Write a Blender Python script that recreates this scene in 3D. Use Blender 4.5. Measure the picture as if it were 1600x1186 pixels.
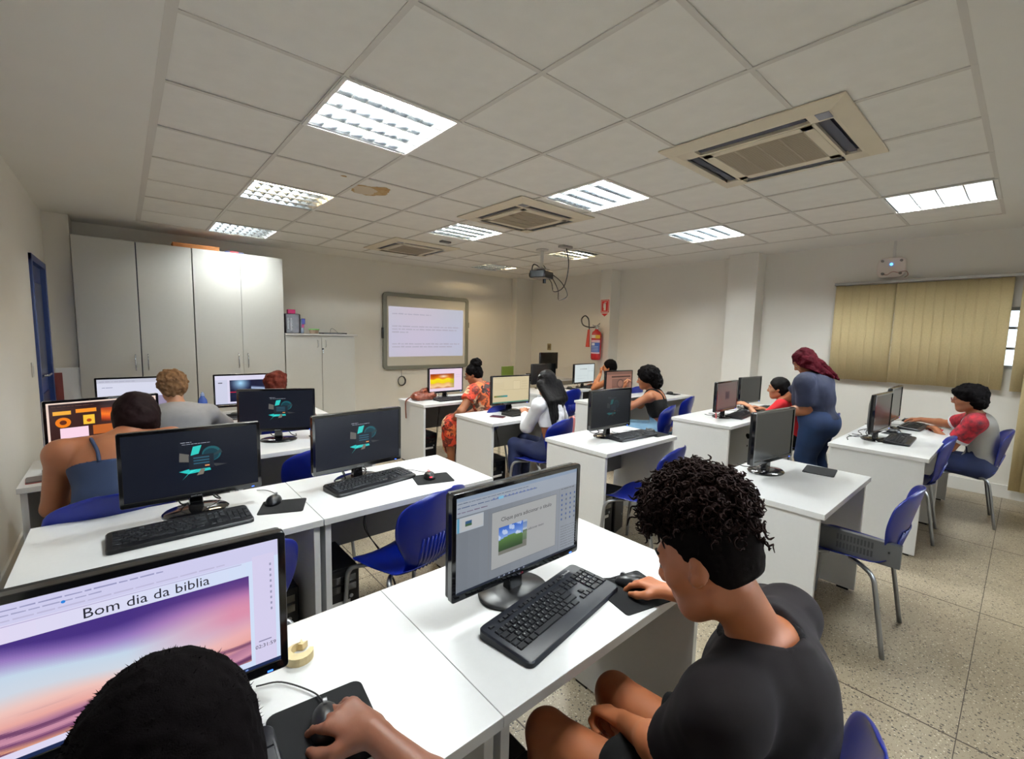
import bpy, bmesh, math, random
import numpy as np
from mathutils import Vector, Matrix
random.seed(7); RNG = np.random.RandomState(11)
PI = math.pi
SC = bpy.context.scene
COL = SC.collection
for _o in list(bpy.data.objects): bpy.data.objects.remove(_o)

# ------------------------------------------------------------------ camera
CAMH = 1.51
cam_d = bpy.data.cameras.new('camera'); cam = bpy.data.objects.new('camera', cam_d); COL.objects.link(cam)
YAW, PITCH, ROLL = .715701293, -.100901176, .0236183556
F_ = Vector((math.sin(YAW)*math.cos(PITCH), math.cos(YAW)*math.cos(PITCH), math.sin(PITCH)))
R0 = Vector((math.cos(YAW), -math.sin(YAW), 0)); U0 = R0.cross(F_)
R_ = math.cos(ROLL)*R0 + math.sin(ROLL)*U0; U_ = -math.sin(ROLL)*R0 + math.cos(ROLL)*U0
m = Matrix.Identity(4)
for i in range(3):
    m[i][0] = R_[i]; m[i][1] = U_[i]; m[i][2] = -F_[i]
m[2][3] = CAMH
cam.matrix_world = m
cam_d.sensor_fit = 'HORIZONTAL'; cam_d.sensor_width = 36; cam_d.lens = 699.787*36/1600; cam_d.clip_start = .02
SC.camera = cam

# ------------------------------------------------------------------ world, exposure
SC.view_settings.view_transform = 'Standard'; SC.view_settings.look = 'None'
SC.view_settings.exposure = 0.0; SC.view_settings.gamma = 1.0; SC.view_settings.use_curve_mapping = False
w = bpy.data.worlds.new('sky'); SC.world = w; w.use_nodes = True
w.node_tree.nodes['Background'].inputs[0].default_value = (.86, .93, 1.0, 1)
w.node_tree.nodes['Background'].inputs[1].default_value = 2.0
SC.cycles.max_bounces = 9; SC.cycles.diffuse_bounces = 7; SC.cycles.glossy_bounces = 3
SC.cycles.transmission_bounces = 4; SC.cycles.caustics_reflective = False; SC.cycles.caustics_refractive = False
SC.cycles.sample_clamp_indirect = 6.0
TUBE = 222.0             # emission of the fluorescent tubes
WIN = 260.0             # power of the fill lamps added at the unseen near windows

# ------------------------------------------------------------------ helpers
def lin(c):
    c = [x/255.0 for x in c]
    return tuple(x/12.92 if x <= .04045 else ((x+.055)/1.055)**2.4 for x in c)
MATS = {}
def mat(name, rgb, rough=.5, metal=0., spec=.5, noise=None, bump=None, emit=None, coat=0., sheen=0., alpha=None, trans=0., sss=0.):
    if name in MATS: return MATS[name]
    m = bpy.data.materials.new(name); m.use_nodes = True; MATS[name] = m
    nt = m.node_tree; b = nt.nodes['Principled BSDF']
    c = lin(rgb) + (1,)
    b.inputs['Base Color'].default_value = c; b.inputs['Roughness'].default_value = rough
    b.inputs['Metallic'].default_value = metal; b.inputs['Specular IOR Level'].default_value = spec
    b.inputs['Coat Weight'].default_value = coat; b.inputs['Coat Roughness'].default_value = .08
    if sheen: b.inputs['Sheen Weight'].default_value = sheen
    if trans: b.inputs['Transmission Weight'].default_value = trans
    if sss:
        b.inputs['Subsurface Weight'].default_value = sss; b.inputs['Subsurface Radius'].default_value = (.02, .008, .004)
    if alpha is not None: b.inputs['Alpha'].default_value = alpha
    if emit:
        b.inputs['Emission Color'].default_value = lin(emit[0]) + (1,); b.inputs['Emission Strength'].default_value = emit[1]
    tc = nt.nodes.new('ShaderNodeTexCoord')
    if noise:   # (scale, amount 0..1 of darkening, second colour or None)
        n = nt.nodes.new('ShaderNodeTexNoise'); n.inputs['Scale'].default_value = noise[0]; n.inputs['Detail'].default_value = 5
        nt.links.new(tc.outputs['Object'], n.inputs['Vector'])
        r = nt.nodes.new('ShaderNodeMapRange'); r.inputs[1].default_value = .3; r.inputs[2].default_value = .7
        nt.links.new(n.outputs[0], r.inputs[0])
        mx = nt.nodes.new('ShaderNodeMix'); mx.data_type = 'RGBA'
        c2 = lin(noise[2]) + (1,) if len(noise) > 2 else tuple(x*(1-noise[1]) for x in c[:3]) + (1,)
        mx.inputs[6].default_value = c; mx.inputs[7].default_value = c2
        nt.links.new(r.outputs[0], mx.inputs[0]); nt.links.new(mx.outputs[2], b.inputs['Base Color'])
    if bump:    # (scale, strength, distance)
        n = nt.nodes.new('ShaderNodeTexNoise'); n.inputs['Scale'].default_value = bump[0]; n.inputs['Detail'].default_value = 4
        nt.links.new(tc.outputs['Object'], n.inputs['Vector'])
        bp = nt.nodes.new('ShaderNodeBump'); bp.inputs['Strength'].default_value = bump[1]; bp.inputs['Distance'].default_value = bump[2]
        nt.links.new(n.outputs[0], bp.inputs['Height']); nt.links.new(bp.outputs[0], b.inputs['Normal'])
    return m

class G:
    """collects geometry; ends as one mesh object"""
    def __init__(s): s.v = []; s.f = []; s.c = []
    def add(s, v, f, col=None):
        n = len(s.v); s.v += [tuple(p) for p in v]; s.f += [tuple(i+n for i in q) for q in f]
        if col is not None: s.c += [col]*len(f)
        return s
    def box(s, x0, x1, y0, y1, z0, z1, M=None, col=None):
        v = [(x, y, z) for z in (z0, z1) for y in (y0, y1) for x in (x0, x1)]
        if M is not None: v = [M @ Vector(p) for p in v]
        return s.add(v, [(0, 2, 3, 1), (4, 5, 7, 6), (0, 1, 5, 4), (2, 6, 7, 3), (0, 4, 6, 2), (1, 3, 7, 5)], col)
    def tube(s, path, r, n=8, caps=True):
        P = [Vector(p) for p in path]; rr = r if isinstance(r, (list, tuple)) else [r]*len(P)
        rings = []; up = None
        for i, p in enumerate(P):
            t = (P[min(i+1, len(P)-1)] - P[max(i-1, 0)])
            if t.length < 1e-9: t = Vector((0, 0, 1))
            t.normalize()
            if up is None:
                up = Vector((0, 0, 1)) if abs(t.z) < .9 else Vector((1, 0, 0))
            a = t.cross(up)
            if a.length < 1e-6: a = t.cross(Vector((1, .3, 0)))
            a.normalize(); up = a.cross(t); up.normalize()
            rings.append([p + rr[i]*(math.cos(2*PI*k/n)*a + math.sin(2*PI*k/n)*up) for k in range(n)])
        v = [q for ring in rings for q in ring]; f = []
        for i in range(len(P)-1):
            for k in range(n):
                k2 = (k+1) % n; f.append((i*n+k, i*n+k2, (i+1)*n+k2, (i+1)*n+k))
        if caps: f.append(tuple(range(n))[::-1]); f.append(tuple((len(P)-1)*n+k for k in range(n)))
        return s.add(v, f)
    def cyl(s, a, b, r, n=16, r2=None): return s.tube([a, b], [r, r if r2 is None else r2], n)
    def lathe(s, prof, n=24, M=None, sx=1, sy=1):
        v = []; f = []
        for r, z in prof:
            for k in range(n):
                p = Vector((r*sx*math.cos(2*PI*k/n), r*sy*math.sin(2*PI*k/n), z))
                v.append(M @ p if M is not None else p)
        for i in range(len(prof)-1):
            for k in range(n):
                k2 = (k+1) % n; f.append((i*n+k, i*n+k2, (i+1)*n+k2, (i+1)*n+k))
        if prof[0][0] > 1e-6: f.append(tuple(range(n))[::-1])
        if prof[-1][0] > 1e-6: f.append(tuple((len(prof)-1)*n+k for k in range(n)))
        return s.add(v, f)
    def prism(s, pts, z0, z1, M=None, col=None):
        n = len(pts); v = [(x, y, z0) for x, y in pts] + [(x, y, z1) for x, y in pts]
        if M is not None: v = [M @ Vector(p) for p in v]
        f = [tuple(range(n))[::-1], tuple(range(n, 2*n))] + [(k, (k+1) % n, n+(k+1) % n, n+k) for k in range(n)]
        return s.add(v, f, col)

def link(o, parent=None):
    COL.objects.link(o)
    if parent is not None: o.parent = parent
    return o
def mk(name, g, m, parent=None, smooth=False, bevel=0, seg=2, solid=0, sub=0, loc=None, rotz=None):
    me = bpy.data.meshes.new(name); me.from_pydata([tuple(p) for p in g.v], [], g.f); me.update()
    if g.c:
        a = me.color_attributes.new('col', 'FLOAT_COLOR', 'CORNER'); k = 0
        buf = np.ones((len(me.loops), 4), np.float32)
        for q, c in zip(g.f, g.c):
            buf[k:k+len(q), :3] = c; k += len(q)
        a.data.foreach_set('color', buf.ravel())
    if m is not None: me.materials.append(m)
    if smooth:
        me.polygons.foreach_set('use_smooth', [True]*len(me.polygons))
        if smooth != 'all': me.set_sharp_from_angle(angle=math.radians(40))
    o = bpy.data.objects.new(name, me)
    if solid:
        md = o.modifiers.new('solid', 'SOLIDIFY'); md.thickness = solid; md.offset = 0
    if bevel:
        md = o.modifiers.new('bevel', 'BEVEL'); md.width = bevel; md.segments = seg; md.limit_method = 'ANGLE'; md.angle_limit = .6
    if sub:
        md = o.modifiers.new('sub', 'SUBSURF'); md.levels = sub; md.render_levels = sub
    if loc is not None: o.location = loc
    if rotz is not None: o.rotation_euler = (0, 0, rotz)
    return link(o, parent)
def tag(o, label, cat, group=None):
    o['label'] = label; o['category'] = cat
    if group: o['group'] = group
    return o
def thing(name, label, cat, loc=(0, 0, 0), rotz=0, group=None):
    o = bpy.data.objects.new(name, None); COL.objects.link(o); o.empty_display_size = .1
    o.location = loc; o.rotation_euler = (0, 0, rotz)
    return tag(o, label, cat, group)
KIDS = {}
def dup(root, loc, rotz, label, group=None):
    def cp(o, par):
        c = o.copy(); COL.objects.link(c)
        if par is not None: c.parent = par
        for ch in list(o.children): cp(ch, c)
        return c
    r = cp(root, None); r.location = loc; r.rotation_euler = (0, 0, rotz); r['label'] = label
    if group: r['group'] = group
    return r
def struct(name, g, m, parent=None, **k):
    o = mk(name, g, m, parent, **k)
    if parent is None: o['kind'] = 'structure'
    return o
def text_g(txt, size, M=None, depth=.0004, align='LEFT', g=None, shear=0):
    cu = bpy.data.curves.new('t', 'FONT'); cu.body = txt; cu.size = size; cu.extrude = depth; cu.align_x = align; cu.shear = shear
    cu.resolution_u = 2
    o = bpy.data.objects.new('t', cu); COL.objects.link(o)
    dg = bpy.context.evaluated_depsgraph_get(); me = o.evaluated_get(dg).to_mesh()
    v = [p.co.copy() for p in me.vertices]; f = [tuple(p.vertices) for p in me.polygons]
    o.evaluated_get(dg).to_mesh_clear(); bpy.data.objects.remove(o); bpy.data.curves.remove(cu)
    if M is not None: v = [M @ p for p in v]
    g = g or G(); return g.add(v, f)
def Rz(a): return Matrix.Rotation(a, 4, 'Z')
def T(x, y, z): return Matrix.Translation((x, y, z))
def arc(pts, n=6):
    """smooth Catmull-Rom path through points"""
    P = [Vector(p) for p in pts]; P = [P[0]*2-P[1]] + P + [P[-1]*2-P[-2]]; out = []
    for i in range(1, len(P)-2):
        for k in range(n):
            t = k/n; a, b, c, d = P[i-1:i+3]
            out.append(.5*((2*b)+(c-a)*t+(2*a-5*b+4*c-d)*t*t+(3*b-a-3*c+d)*t**3))
    out.append(P[-2]); return out
def rrect(w, h, r, n=5, cx=0, cy=0):
    pts = []
    for k, (sx, sy) in enumerate(((1, 1), (-1, 1), (-1, -1), (1, -1))):
        for j in range(n+1):
            a = PI/2*k + PI/2*j/n
            pts.append((cx+sx*(w/2-r)+r*math.cos(a), cy+sy*(h/2-r)+r*math.sin(a)))
    return pts

# ------------------------------------------------------------------ materials
M_wall = mat('wall_paint', (235, 233, 227), .62, noise=(1.3, .04), bump=(180, .12, .002))
M_ceil = mat('plaster_ceiling', (236, 235, 231), .75, noise=(2, .03), bump=(220, .1, .002))
M_tile = mat('mineral_tile', (240, 239, 235), .85, noise=(9, .05), bump=(420, .35, .002))
M_run = mat('grid_runner', (214, 211, 206), .5)
M_white = mat('white_melamine', (216, 218, 220), .28, noise=(60, .02), spec=.5)
M_edge = mat('white_edge_band', (212, 211, 209), .4)
M_grey = mat('grey_panel', (112, 114, 118), .5, noise=(40, .05))
M_cab = mat('cabinet_laminate', (202, 202, 198), .42, noise=(30, .02))
M_blk = mat('black_plastic', (13, 14, 18), .36, spec=.3, bump=(900, .08, .0005))
M_gloss = mat('glossy_black_plastic', (14, 14, 18), .1, coat=.6)
M_matte = mat('matte_black_cloth', (17, 18, 20), .9, spec=.2, bump=(1500, .3, .0005))
M_key = mat('keycap', (15, 17, 22), .5, spec=.3)
M_blue = mat('blue_polypropylene', (3, 25, 124), .3, spec=.5, bump=(500, .1, .0006))
M_steel = mat('grey_coated_steel', (150, 152, 156), .32, metal=.75)
M_chrome = mat('chrome', (210, 210, 212), .12, metal=1)
M_cable = mat('black_cable', (18, 18, 20), .5)
M_pc = mat('black_case_steel', (11, 12, 17), .35, noise=(20, .2))
M_scr = mat('screen_glass', (12, 14, 16), .22, coat=.1)
M_red = mat('red_enamel', (176, 22, 28), .25, coat=.4)
M_greyboard = mat('board_frame', (128, 130, 122), .45)
M_board = mat('board_surface', (214, 212, 204), .3)
M_ac = mat('unit_casing', (226, 216, 196), .4, noise=(6, .05))
M_slot = mat('dark_slot', (24, 26, 40), .5)
M_grille = mat('grille_plastic', (172, 160, 140), .55)
M_door = mat('blue_door_paint', (28, 52, 110), .35)
M_metal = mat('aluminium', (190, 192, 194), .25, metal=.9)
M_refl = mat('luminaire_reflector', (226, 232, 236), .12, metal=1.0)
M_house = mat('luminaire_white', (240, 240, 238), .4)
M_tube = mat('lit_tube', (255, 255, 255), .4, emit=((250, 255, 253), TUBE))
M_tubew = mat('warm_lit_tube', (255, 250, 240), .4, emit=((255, 226, 178), TUBE*.6))
M_tubed = mat('dim_lit_tube', (255, 255, 255), .4, emit=((250, 255, 253), TUBE*.5))
M_tube0 = mat('unlit_tube', (225, 228, 226), .3)
M_blind = mat('blind_fabric', (222, 204, 158), .8, noise=(90, .08), bump=(600, .3, .0006))
def emit_attr(name, strength=1.0):
    m = bpy.data.materials.new(name); m.use_nodes = True; nt = m.node_tree; b = nt.nodes['Principled BSDF']
    a = nt.nodes.new('ShaderNodeAttribute'); a.attribute_name = 'col'
    b.inputs['Base Color'].default_value = (.004, .004, .005, 1); b.inputs['Roughness'].default_value = .3; b.inputs['Specular IOR Level'].default_value = .2
    nt.links.new(a.outputs['Color'], b.inputs['Emission Color']); b.inputs['Emission Strength'].default_value = strength
    return m
M_img = emit_attr('lit_screen_pixels', 1.0)
M_proj = emit_attr('projected_picture', .8)  # slide glows by itself, in place of projector light falling on the board
def print_attr(name):
    m = bpy.data.materials.new(name); m.use_nodes = True; nt = m.node_tree; b = nt.nodes['Principled BSDF']
    a = nt.nodes.new('ShaderNodeAttribute'); a.attribute_name = 'col'
    nt.links.new(a.outputs['Color'], b.inputs['Base Color']); b.inputs['Roughness'].default_value = .5
    return m
M_print = print_attr('printed_label')

# terrazzo floor
def floor_mat():
    m = bpy.data.materials.new('terrazzo'); m.use_nodes = True; nt = m.node_tree; b = nt.nodes['Principled BSDF']; L = nt.links.new
    tc = nt.nodes.new('ShaderNodeTexCoord')
    n = nt.nodes.new('ShaderNodeTexNoise'); n.inputs['Scale'].default_value = 2.2; n.inputs['Detail'].default_value = 6; L(tc.outputs['Object'], n.inputs['Vector'])
    cr = nt.nodes.new('ShaderNodeValToRGB'); e = cr.color_ramp.elements
    e[0].position = .3; e[0].color = lin((142, 130, 110)) + (1,); e[1].position = .72; e[1].color = lin((182, 170, 148)) + (1,)
    L(n.outputs[0], cr.inputs[0]); cur = cr.outputs[0]
    for sc, thr, colr, seed in ((75, .17, (66, 62, 58), 0), (52, .13, (84, 78, 72), 5), (95, .16, (214, 206, 188), 9), (130, .18, (120, 106, 90), 3)):
        mp = nt.nodes.new('ShaderNodeMapping'); mp.inputs['Location'].default_value = (seed, seed*.7, 0); L(tc.outputs['Object'], mp.inputs[0])
        v = nt.nodes.new('ShaderNodeTexVoronoi'); v.inputs['Scale'].default_value = sc; L(mp.outputs[0], v.inputs['Vector'])
        lt = nt.nodes.new('ShaderNodeMath'); lt.operation = 'LESS_THAN'; L(v.outputs['Distance'], lt.inputs[0])
        # random chip size per cell
        sx = nt.nodes.new('ShaderNodeSeparateColor'); L(v.outputs['Color'], sx.inputs[0])
        ml = nt.nodes.new('ShaderNodeMath'); ml.operation = 'MULTIPLY'; ml.inputs[1].default_value = thr*2; L(sx.outputs[0], ml.inputs[0]); L(ml.outputs[0], lt.inputs[1])
        mx = nt.nodes.new('ShaderNodeMix'); mx.data_type = 'RGBA'; mx.inputs[7].default_value = lin(colr) + (1,)
        L(lt.outputs[0], mx.inputs[0]); L(cur, mx.inputs[6]); cur = mx.outputs[2]
    n2 = nt.nodes.new('ShaderNodeTexNoise'); n2.inputs['Scale'].default_value = 1.1; n2.inputs['Detail'].default_value = 8; L(tc.outputs['Object'], n2.inputs['Vector'])
    r2 = nt.nodes.new('ShaderNodeMapRange'); r2.inputs[1].default_value = .48; r2.inputs[2].default_value = .75; r2.inputs[4].default_value = .55; L(n2.outputs[0], r2.inputs[0])
    mx = nt.nodes.new('ShaderNodeMix'); mx.data_type = 'RGBA'; mx.inputs[7].default_value = lin((112, 100, 84)) + (1,)
    L(r2.outputs[0], mx.inputs[0]); L(cur, mx.inputs[6]); L(mx.outputs[2], b.inputs['Base Color'])
    b.inputs['Roughness'].default_value = .33; b.inputs['Specular IOR Level'].default_value = .35
    return m
M_floor = floor_mat()

# ------------------------------------------------------------------ room
XL, XR, YN, YF, ZC = -.57, 6.57, -.75, 7.1, CAMH+1.136
TX0, TY0, TS = .189, 2.13, .625      # ceiling lattice: line i at TX0+i*TS, row j at TY0+j*TS
struct('floor', G().box(XL-.1, XR+.1, YN-.1, YF+.1, -.1, 0), M_floor)
M_joint = mat('floor_joint', (70, 60, 50), .6)
for k, x in enumerate((1.1, 2.35, 3.6, 4.85, 6.1)):
    struct('trim_%d' % (k+1), G().box(x-.003, x+.003, YN, YF, -.002, .0006), M_joint)
for k, y in enumerate((.05, 1.3, 2.55, 3.8, 5.05, 6.3)):
    struct('trim_%d' % (k+6), G().box(XL, XR, y-.0015, y+.0015, -.002, .0006), M_joint)
# left wall with door opening (door y 5.6..6.58, z 0..2.1)
DY0, DY1, DZ = 5.60, 6.56, 2.10
g = G(); g.box(XL-.12, XL, YN, DY0, 0, ZC+.1); g.box(XL-.12, XL, DY1, YF, 0, ZC+.1); g.box(XL-.12, XL, DY0, DY1, DZ, ZC+.1)
g.box(XL-.2, XL-.12, YN, YF, 0, ZC+.1)
struct('wall_left', g, M_wall)
struct('wall_back', G().box(XL-.2, XR+.2, YF, YF+.15, 0, ZC+.1), M_wall)
# near wall (behind the camera) with two unseen windows, assumed and added for daylight
g = G(); NW = [(.9, 2.6), (3.6, 5.3)]; zb, zt = 1.0, 2.2
g.box(XL-.2, XR+.2, YN-.12, YN, 0, zb); g.box(XL-.2, XR+.2, YN-.12, YN, zt, ZC+.1)
xs = [XL-.2, NW[0][0], NW[0][1], NW[1][0], NW[1][1], XR+.2]
for a, b in ((0, 1), (2, 3), (4, 5)): g.box(xs[a], xs[b], YN-.12, YN, zb, zt)
struct('wall_near', g, M_wall)
# right wall with window opening behind the blinds
WY0, WY1, WZ0, WZ1 = -.45, 1.10, 1.28, 1.89
g = G(); g.box(XR, XR+.14, YN, WY0, 0, ZC+.1); g.box(XR, XR+.14, WY1, YF, 0, ZC+.1)
g.box(XR, XR+.14, WY0, WY1, 0, WZ0); g.box(XR, XR+.14, WY0, WY1, WZ1, ZC+.1)
struct('wall_right', g, M_wall)
def window(name, M, wd, z0, z1, nv, nh):
    """local: x along the wall, y = thickness, frame bars"""
    e = bpy.data.objects.new(name, None); COL.objects.link(e); e['kind'] = 'structure'; e.matrix_world = M
    g = G(); b = .035
    g.box(0, wd, -.02, .02, z0, z0+b); g.box(0, wd, -.02, .02, z1-b, z1); g.box(0, b, -.02, .02, z0, z1); g.box(wd-b, wd, -.02, .02, z0, z1)
    mk('window_frame', g, M_edge, e, bevel=.003)
    for k in range(1, nv): mk('mullion', G().box(wd*k/nv-.015, wd*k/nv+.015, -.018, .018, z0+b, z1-b), M_edge, e)
    for k in range(1, nh):
        z = z0+(z1-z0)*k/nh; mk('glazing_bar', G().box(b, wd-b, -.012, .012, z-.012, z+.012), M_edge, e)
    gl = mat('window_glass', (240, 245, 248), .02, trans=1.0)
    mk('pane', G().box(b, wd-b, -.002, .002, z0+b, z1-b), gl, e)
    return e
window('window_1', T(XR+.07, WY1, 0) @ Rz(-PI/2), WY1-WY0, WZ0, WZ1, 3, 3)
for k, (a, b) in enumerate(NW): window('window_%d' % (k+2), T(a, YN-.06, 0), b-a, zb, zt, 3, 2)
# pillars
struct('trim_12', G().box(6.31, XR+.01, 2.42, 2.80, 0, ZC), M_wall, bevel=.004)
struct('trim_13', G().box(6.31, XR+.01, 4.75, 4.97, 0, ZC), M_wall, bevel=.004)
struct('trim_14', G().box(6.12, XR+.01, 6.95, YF+.01, 0, ZC), M_wall, bevel=.004)
struct('trim_15', G().box(XL-.01, -.37, 6.70, YF+.01, 0, ZC), M_wall, bevel=.004)
M_bb = mat('baseboard_white', (226, 226, 224), .35)
struct('baseboard_right', G().box(XR-.015, XR, YN, 2.42, 0, .13), M_bb, bevel=.003)
g = G().box(XR-.015, XR, 2.80, 4.75, 0, .13); g.box(XR-.015, XR, 4.97, 6.95, 0, .13)
struct('baseboard_right.001', g, M_bb, bevel=.003)
struct('baseboard_back', G().box(-.37, 6.12, YF-.015, YF, 0, .13), M_bb, bevel=.003)
g = G().box(XL, XL+.015, YN, DY0-.05, 0, .13)
struct('baseboard_left', g, M_bb, bevel=.003)
# ceiling: slab, plaster border, grid and tiles
tx1, ty0, ty1 = TX0+9*TS, TY0-3*TS, TY0+7*TS
g = G(); g.box(XL-.2, XR+.2, YN-.12, YF+.15, ZC+.16, ZC+.26)
g.box(XL-.1, TX0-.015, YN-.1, YF+.1, ZC, ZC+.03); g.box(tx1+.008, XR+.1, YN-.1, YF+.1, ZC, ZC+.03)
g.box(TX0-.015, tx1+.008, YN-.1, ty0-.008, ZC, ZC+.03); g.box(TX0-.015, tx1+.008, ty1+.008, YF+.1, ZC, ZC+.03)
ceil = struct('ceiling', g, M_ceil)
LIGHTS = {(1, 0): 'full', (1, 3): 'near', (1, 6): 'full', (4, 0): 'full', (4, 3): 'full', (7, 0): 'full', (7, -3): 'full', (1, -3): 'full', (7, 3): 'far', (7, 6): 'near'}  # nearest left light is unseen, added to brighten the foreground desks
AC = [(3.015, 1.13), (3.015, 3.33), (3.03, 5.63)]
def in_ac(i, j):
    x, y = TX0+(i+.5)*TS, TY0+(j+.5)*TS
    return any(abs(x-a) < .33 and abs(y-b) < .33 for a, b in AC)
tile_me = None
for i in range(9):
    for j in range(-3, 7):
        if (i, j) in LIGHTS: continue
        x, y = TX0+i*TS, TY0+j*TS
        if tile_me is None:
            o = mk('ceiling_tile', G().box(.008, TS-.008, .008, TS-.008, .004, .018), M_tile, ceil, bevel=.002, seg=1); tile_me = o.data
        else:
            o = link(bpy.data.objects.new('ceiling_tile', tile_me), ceil); 
        o.location = (x, y, ZC+RNG.uniform(-.0008, .0012)); o.rotation_euler = (RNG.uniform(-.0015, .0015), RNG.uniform(-.0015, .0015), 0)
for i in range(10):
    x = TX0+i*TS; w_ = .019 if i in (0,) else .0125
    mk('ceiling_runner', G().box(x-w_, x+w_, ty0-.012, ty1+.012, ZC-.002, ZC+.003), M_run, ceil)
for j in range(-3, 8):
    y = TY0+j*TS
    mk('ceiling_runner', G().box(TX0, tx1, y-.0115, y+.0115, ZC-.0012, ZC+.0026), M_run, ceil)
# brown water stain on tile (2,2): thin irregular film on the tile
M_stain = mat('water_stain_ring', (176, 138, 84), .9, noise=(25, .3, (198, 172, 130)))
M_stain2 = mat('water_stain_pale', (206, 192, 170), .9)
def blob(cx, cy, rx, ry, jag, n=60, seed=1):
    r = np.random.RandomState(seed); ph = r.uniform(0, 6, 5)
    return [(cx+rx*(1+jag*sum(math.sin((k+2)*a+ph[k])/(k+2) for k in range(5))+ (r.uniform(-.05, .05)))*math.cos(a),
             cy+ry*(1+jag*sum(math.sin((k+2)*a+ph[k])/(k+2) for k in range(5))+ (r.uniform(-.05, .05)))*math.sin(a)) for a in [2*PI*q/n for q in range(n)]]
mk('water_stain', G().prism(blob(1.585, 3.645, .14, .15, .25), ZC+.0012, ZC+.0022), M_stain, ceil)
mk('water_stain', G().prism(blob(1.55, 3.67, .10, .105, .2, seed=4), ZC+.0006, ZC+.0016), M_stain2, ceil)
mk('water_stain', G().prism(blob(1.30, 3.45, .02, .015, .2, seed=5), ZC+.0006, ZC+.0016), M_stain, ceil)

# luminaires
LIT_LABEL = {(1, -3): 'louvred ceiling light above the foreground desks, just out of the top of the picture', (1, 0): 'fully lit louvred ceiling light nearest the camera, left of the middle', (1, 3): 'half lit louvred ceiling light beside the brown ceiling stain',
 (1, 6): 'small louvred ceiling light in front of the tall white cabinets', (4, 0): 'glaring square ceiling light between the two nearer air conditioners',
 (4, 3): 'lit louvred ceiling light beyond the middle air conditioner', (7, 0): 'glaring ceiling light on the right, above the red-shirted girl',
 (7, -3): 'long glaring ceiling light at the far right edge, above the window blinds', (7, 3): 'half lit ceiling light behind the projector cables', (7, 6): 'half lit ceiling light nearest the far right corner'}
blade_x = blade_y = None
for (i, j), kind in LIGHTS.items():
    x, y = TX0+(i+.5)*TS, TY0+(j+.5)*TS; h = TS/2-.014
    t = thing('ceiling_light', LIT_LABEL[(i, j)], 'ceiling light', (x, y, ZC-.004), 0, 'louvred ceiling lights')
    g = G(); g.box(-h-.01, h+.01, -h-.01, -h, 0, .1); g.box(-h-.01, h+.01, h, h+.01, 0, .1); g.box(-h-.01, -h, -h, h, 0, .1); g.box(h, h+.01, -h, h, 0, .1)
    g.box(-h-.01, h+.01, -h-.01, h+.01, .1, .104); g.box(-h-.02, h+.02, -h-.02, -h, -.003, .001); g.box(-h-.02, h+.02, h, h+.02, -.003, .001)
    g.box(-h-.02, -h, -h, h, -.003, .001); g.box(h, h+.02, -h, h, -.003, .001)
    mk('housing', g, M_house, t)
    for q in range(4):
        yy = (-.225+.15*q)
        lit = kind == 'full' or (kind == 'near' and q < 2) or (kind == 'far' and q > 1)
        mk('tube', G().cyl((-h+.02, yy, .052), (h-.02, yy, .052), .014, 10), (M_tubed if (i, j) == (1, 6) else M_tube if kind == 'full' else M_tubew) if lit else M_tube0, t, smooth=True)
    # long V blades and cross blades
    for q in range(5):
        yy = -h+.006+(2*h-.012)*q/4
        if blade_x is None:
            g = G(); g.add([(-h, -.004, .0), (h, -.004, 0), (h, .004, 0), (-h, .004, 0), (-h, -.010, .028), (h, -.010, .028), (h, .010, .028), (-h, .010, .028)],
                           [(0, 1, 2, 3), (0, 4, 5, 1), (3, 2, 6, 7), (4, 7, 6, 5), (0, 3, 7, 4), (1, 5, 6, 2)])
            o = mk('louvre_blade', g, M_refl, t); blade_x = o.data
        else: o = link(bpy.data.objects.new('louvre_blade', blade_x), t)
        o.location = (0, yy, .002)
    for q in range(1, 8):
        if blade_y is None:
            o = mk('cross_blade', G().box(-.0015, .0015, -h, h, .004, .026), M_refl, t); blade_y = o.data
        else: o = link(bpy.data.objects.new('cross_blade', blade_y), t)
        o.location = (-h+2*h*q/8, 0, 0)
# area lamps added just outside the unseen near windows, standing in for daylight
for a, b in NW:
    ld = bpy.data.lights.new('window_daylight', 'AREA'); ld.shape = 'RECTANGLE'; ld.size = b-a; ld.size_y = zt-zb; ld.energy = WIN; ld.color = (.9, .96, 1)
    lo = bpy.data.objects.new('window_daylight', ld); COL.objects.link(lo); lo.location = ((a+b)/2, YN-.14, (zb+zt)/2); lo.rotation_euler = (PI/2, 0, 0)

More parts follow.
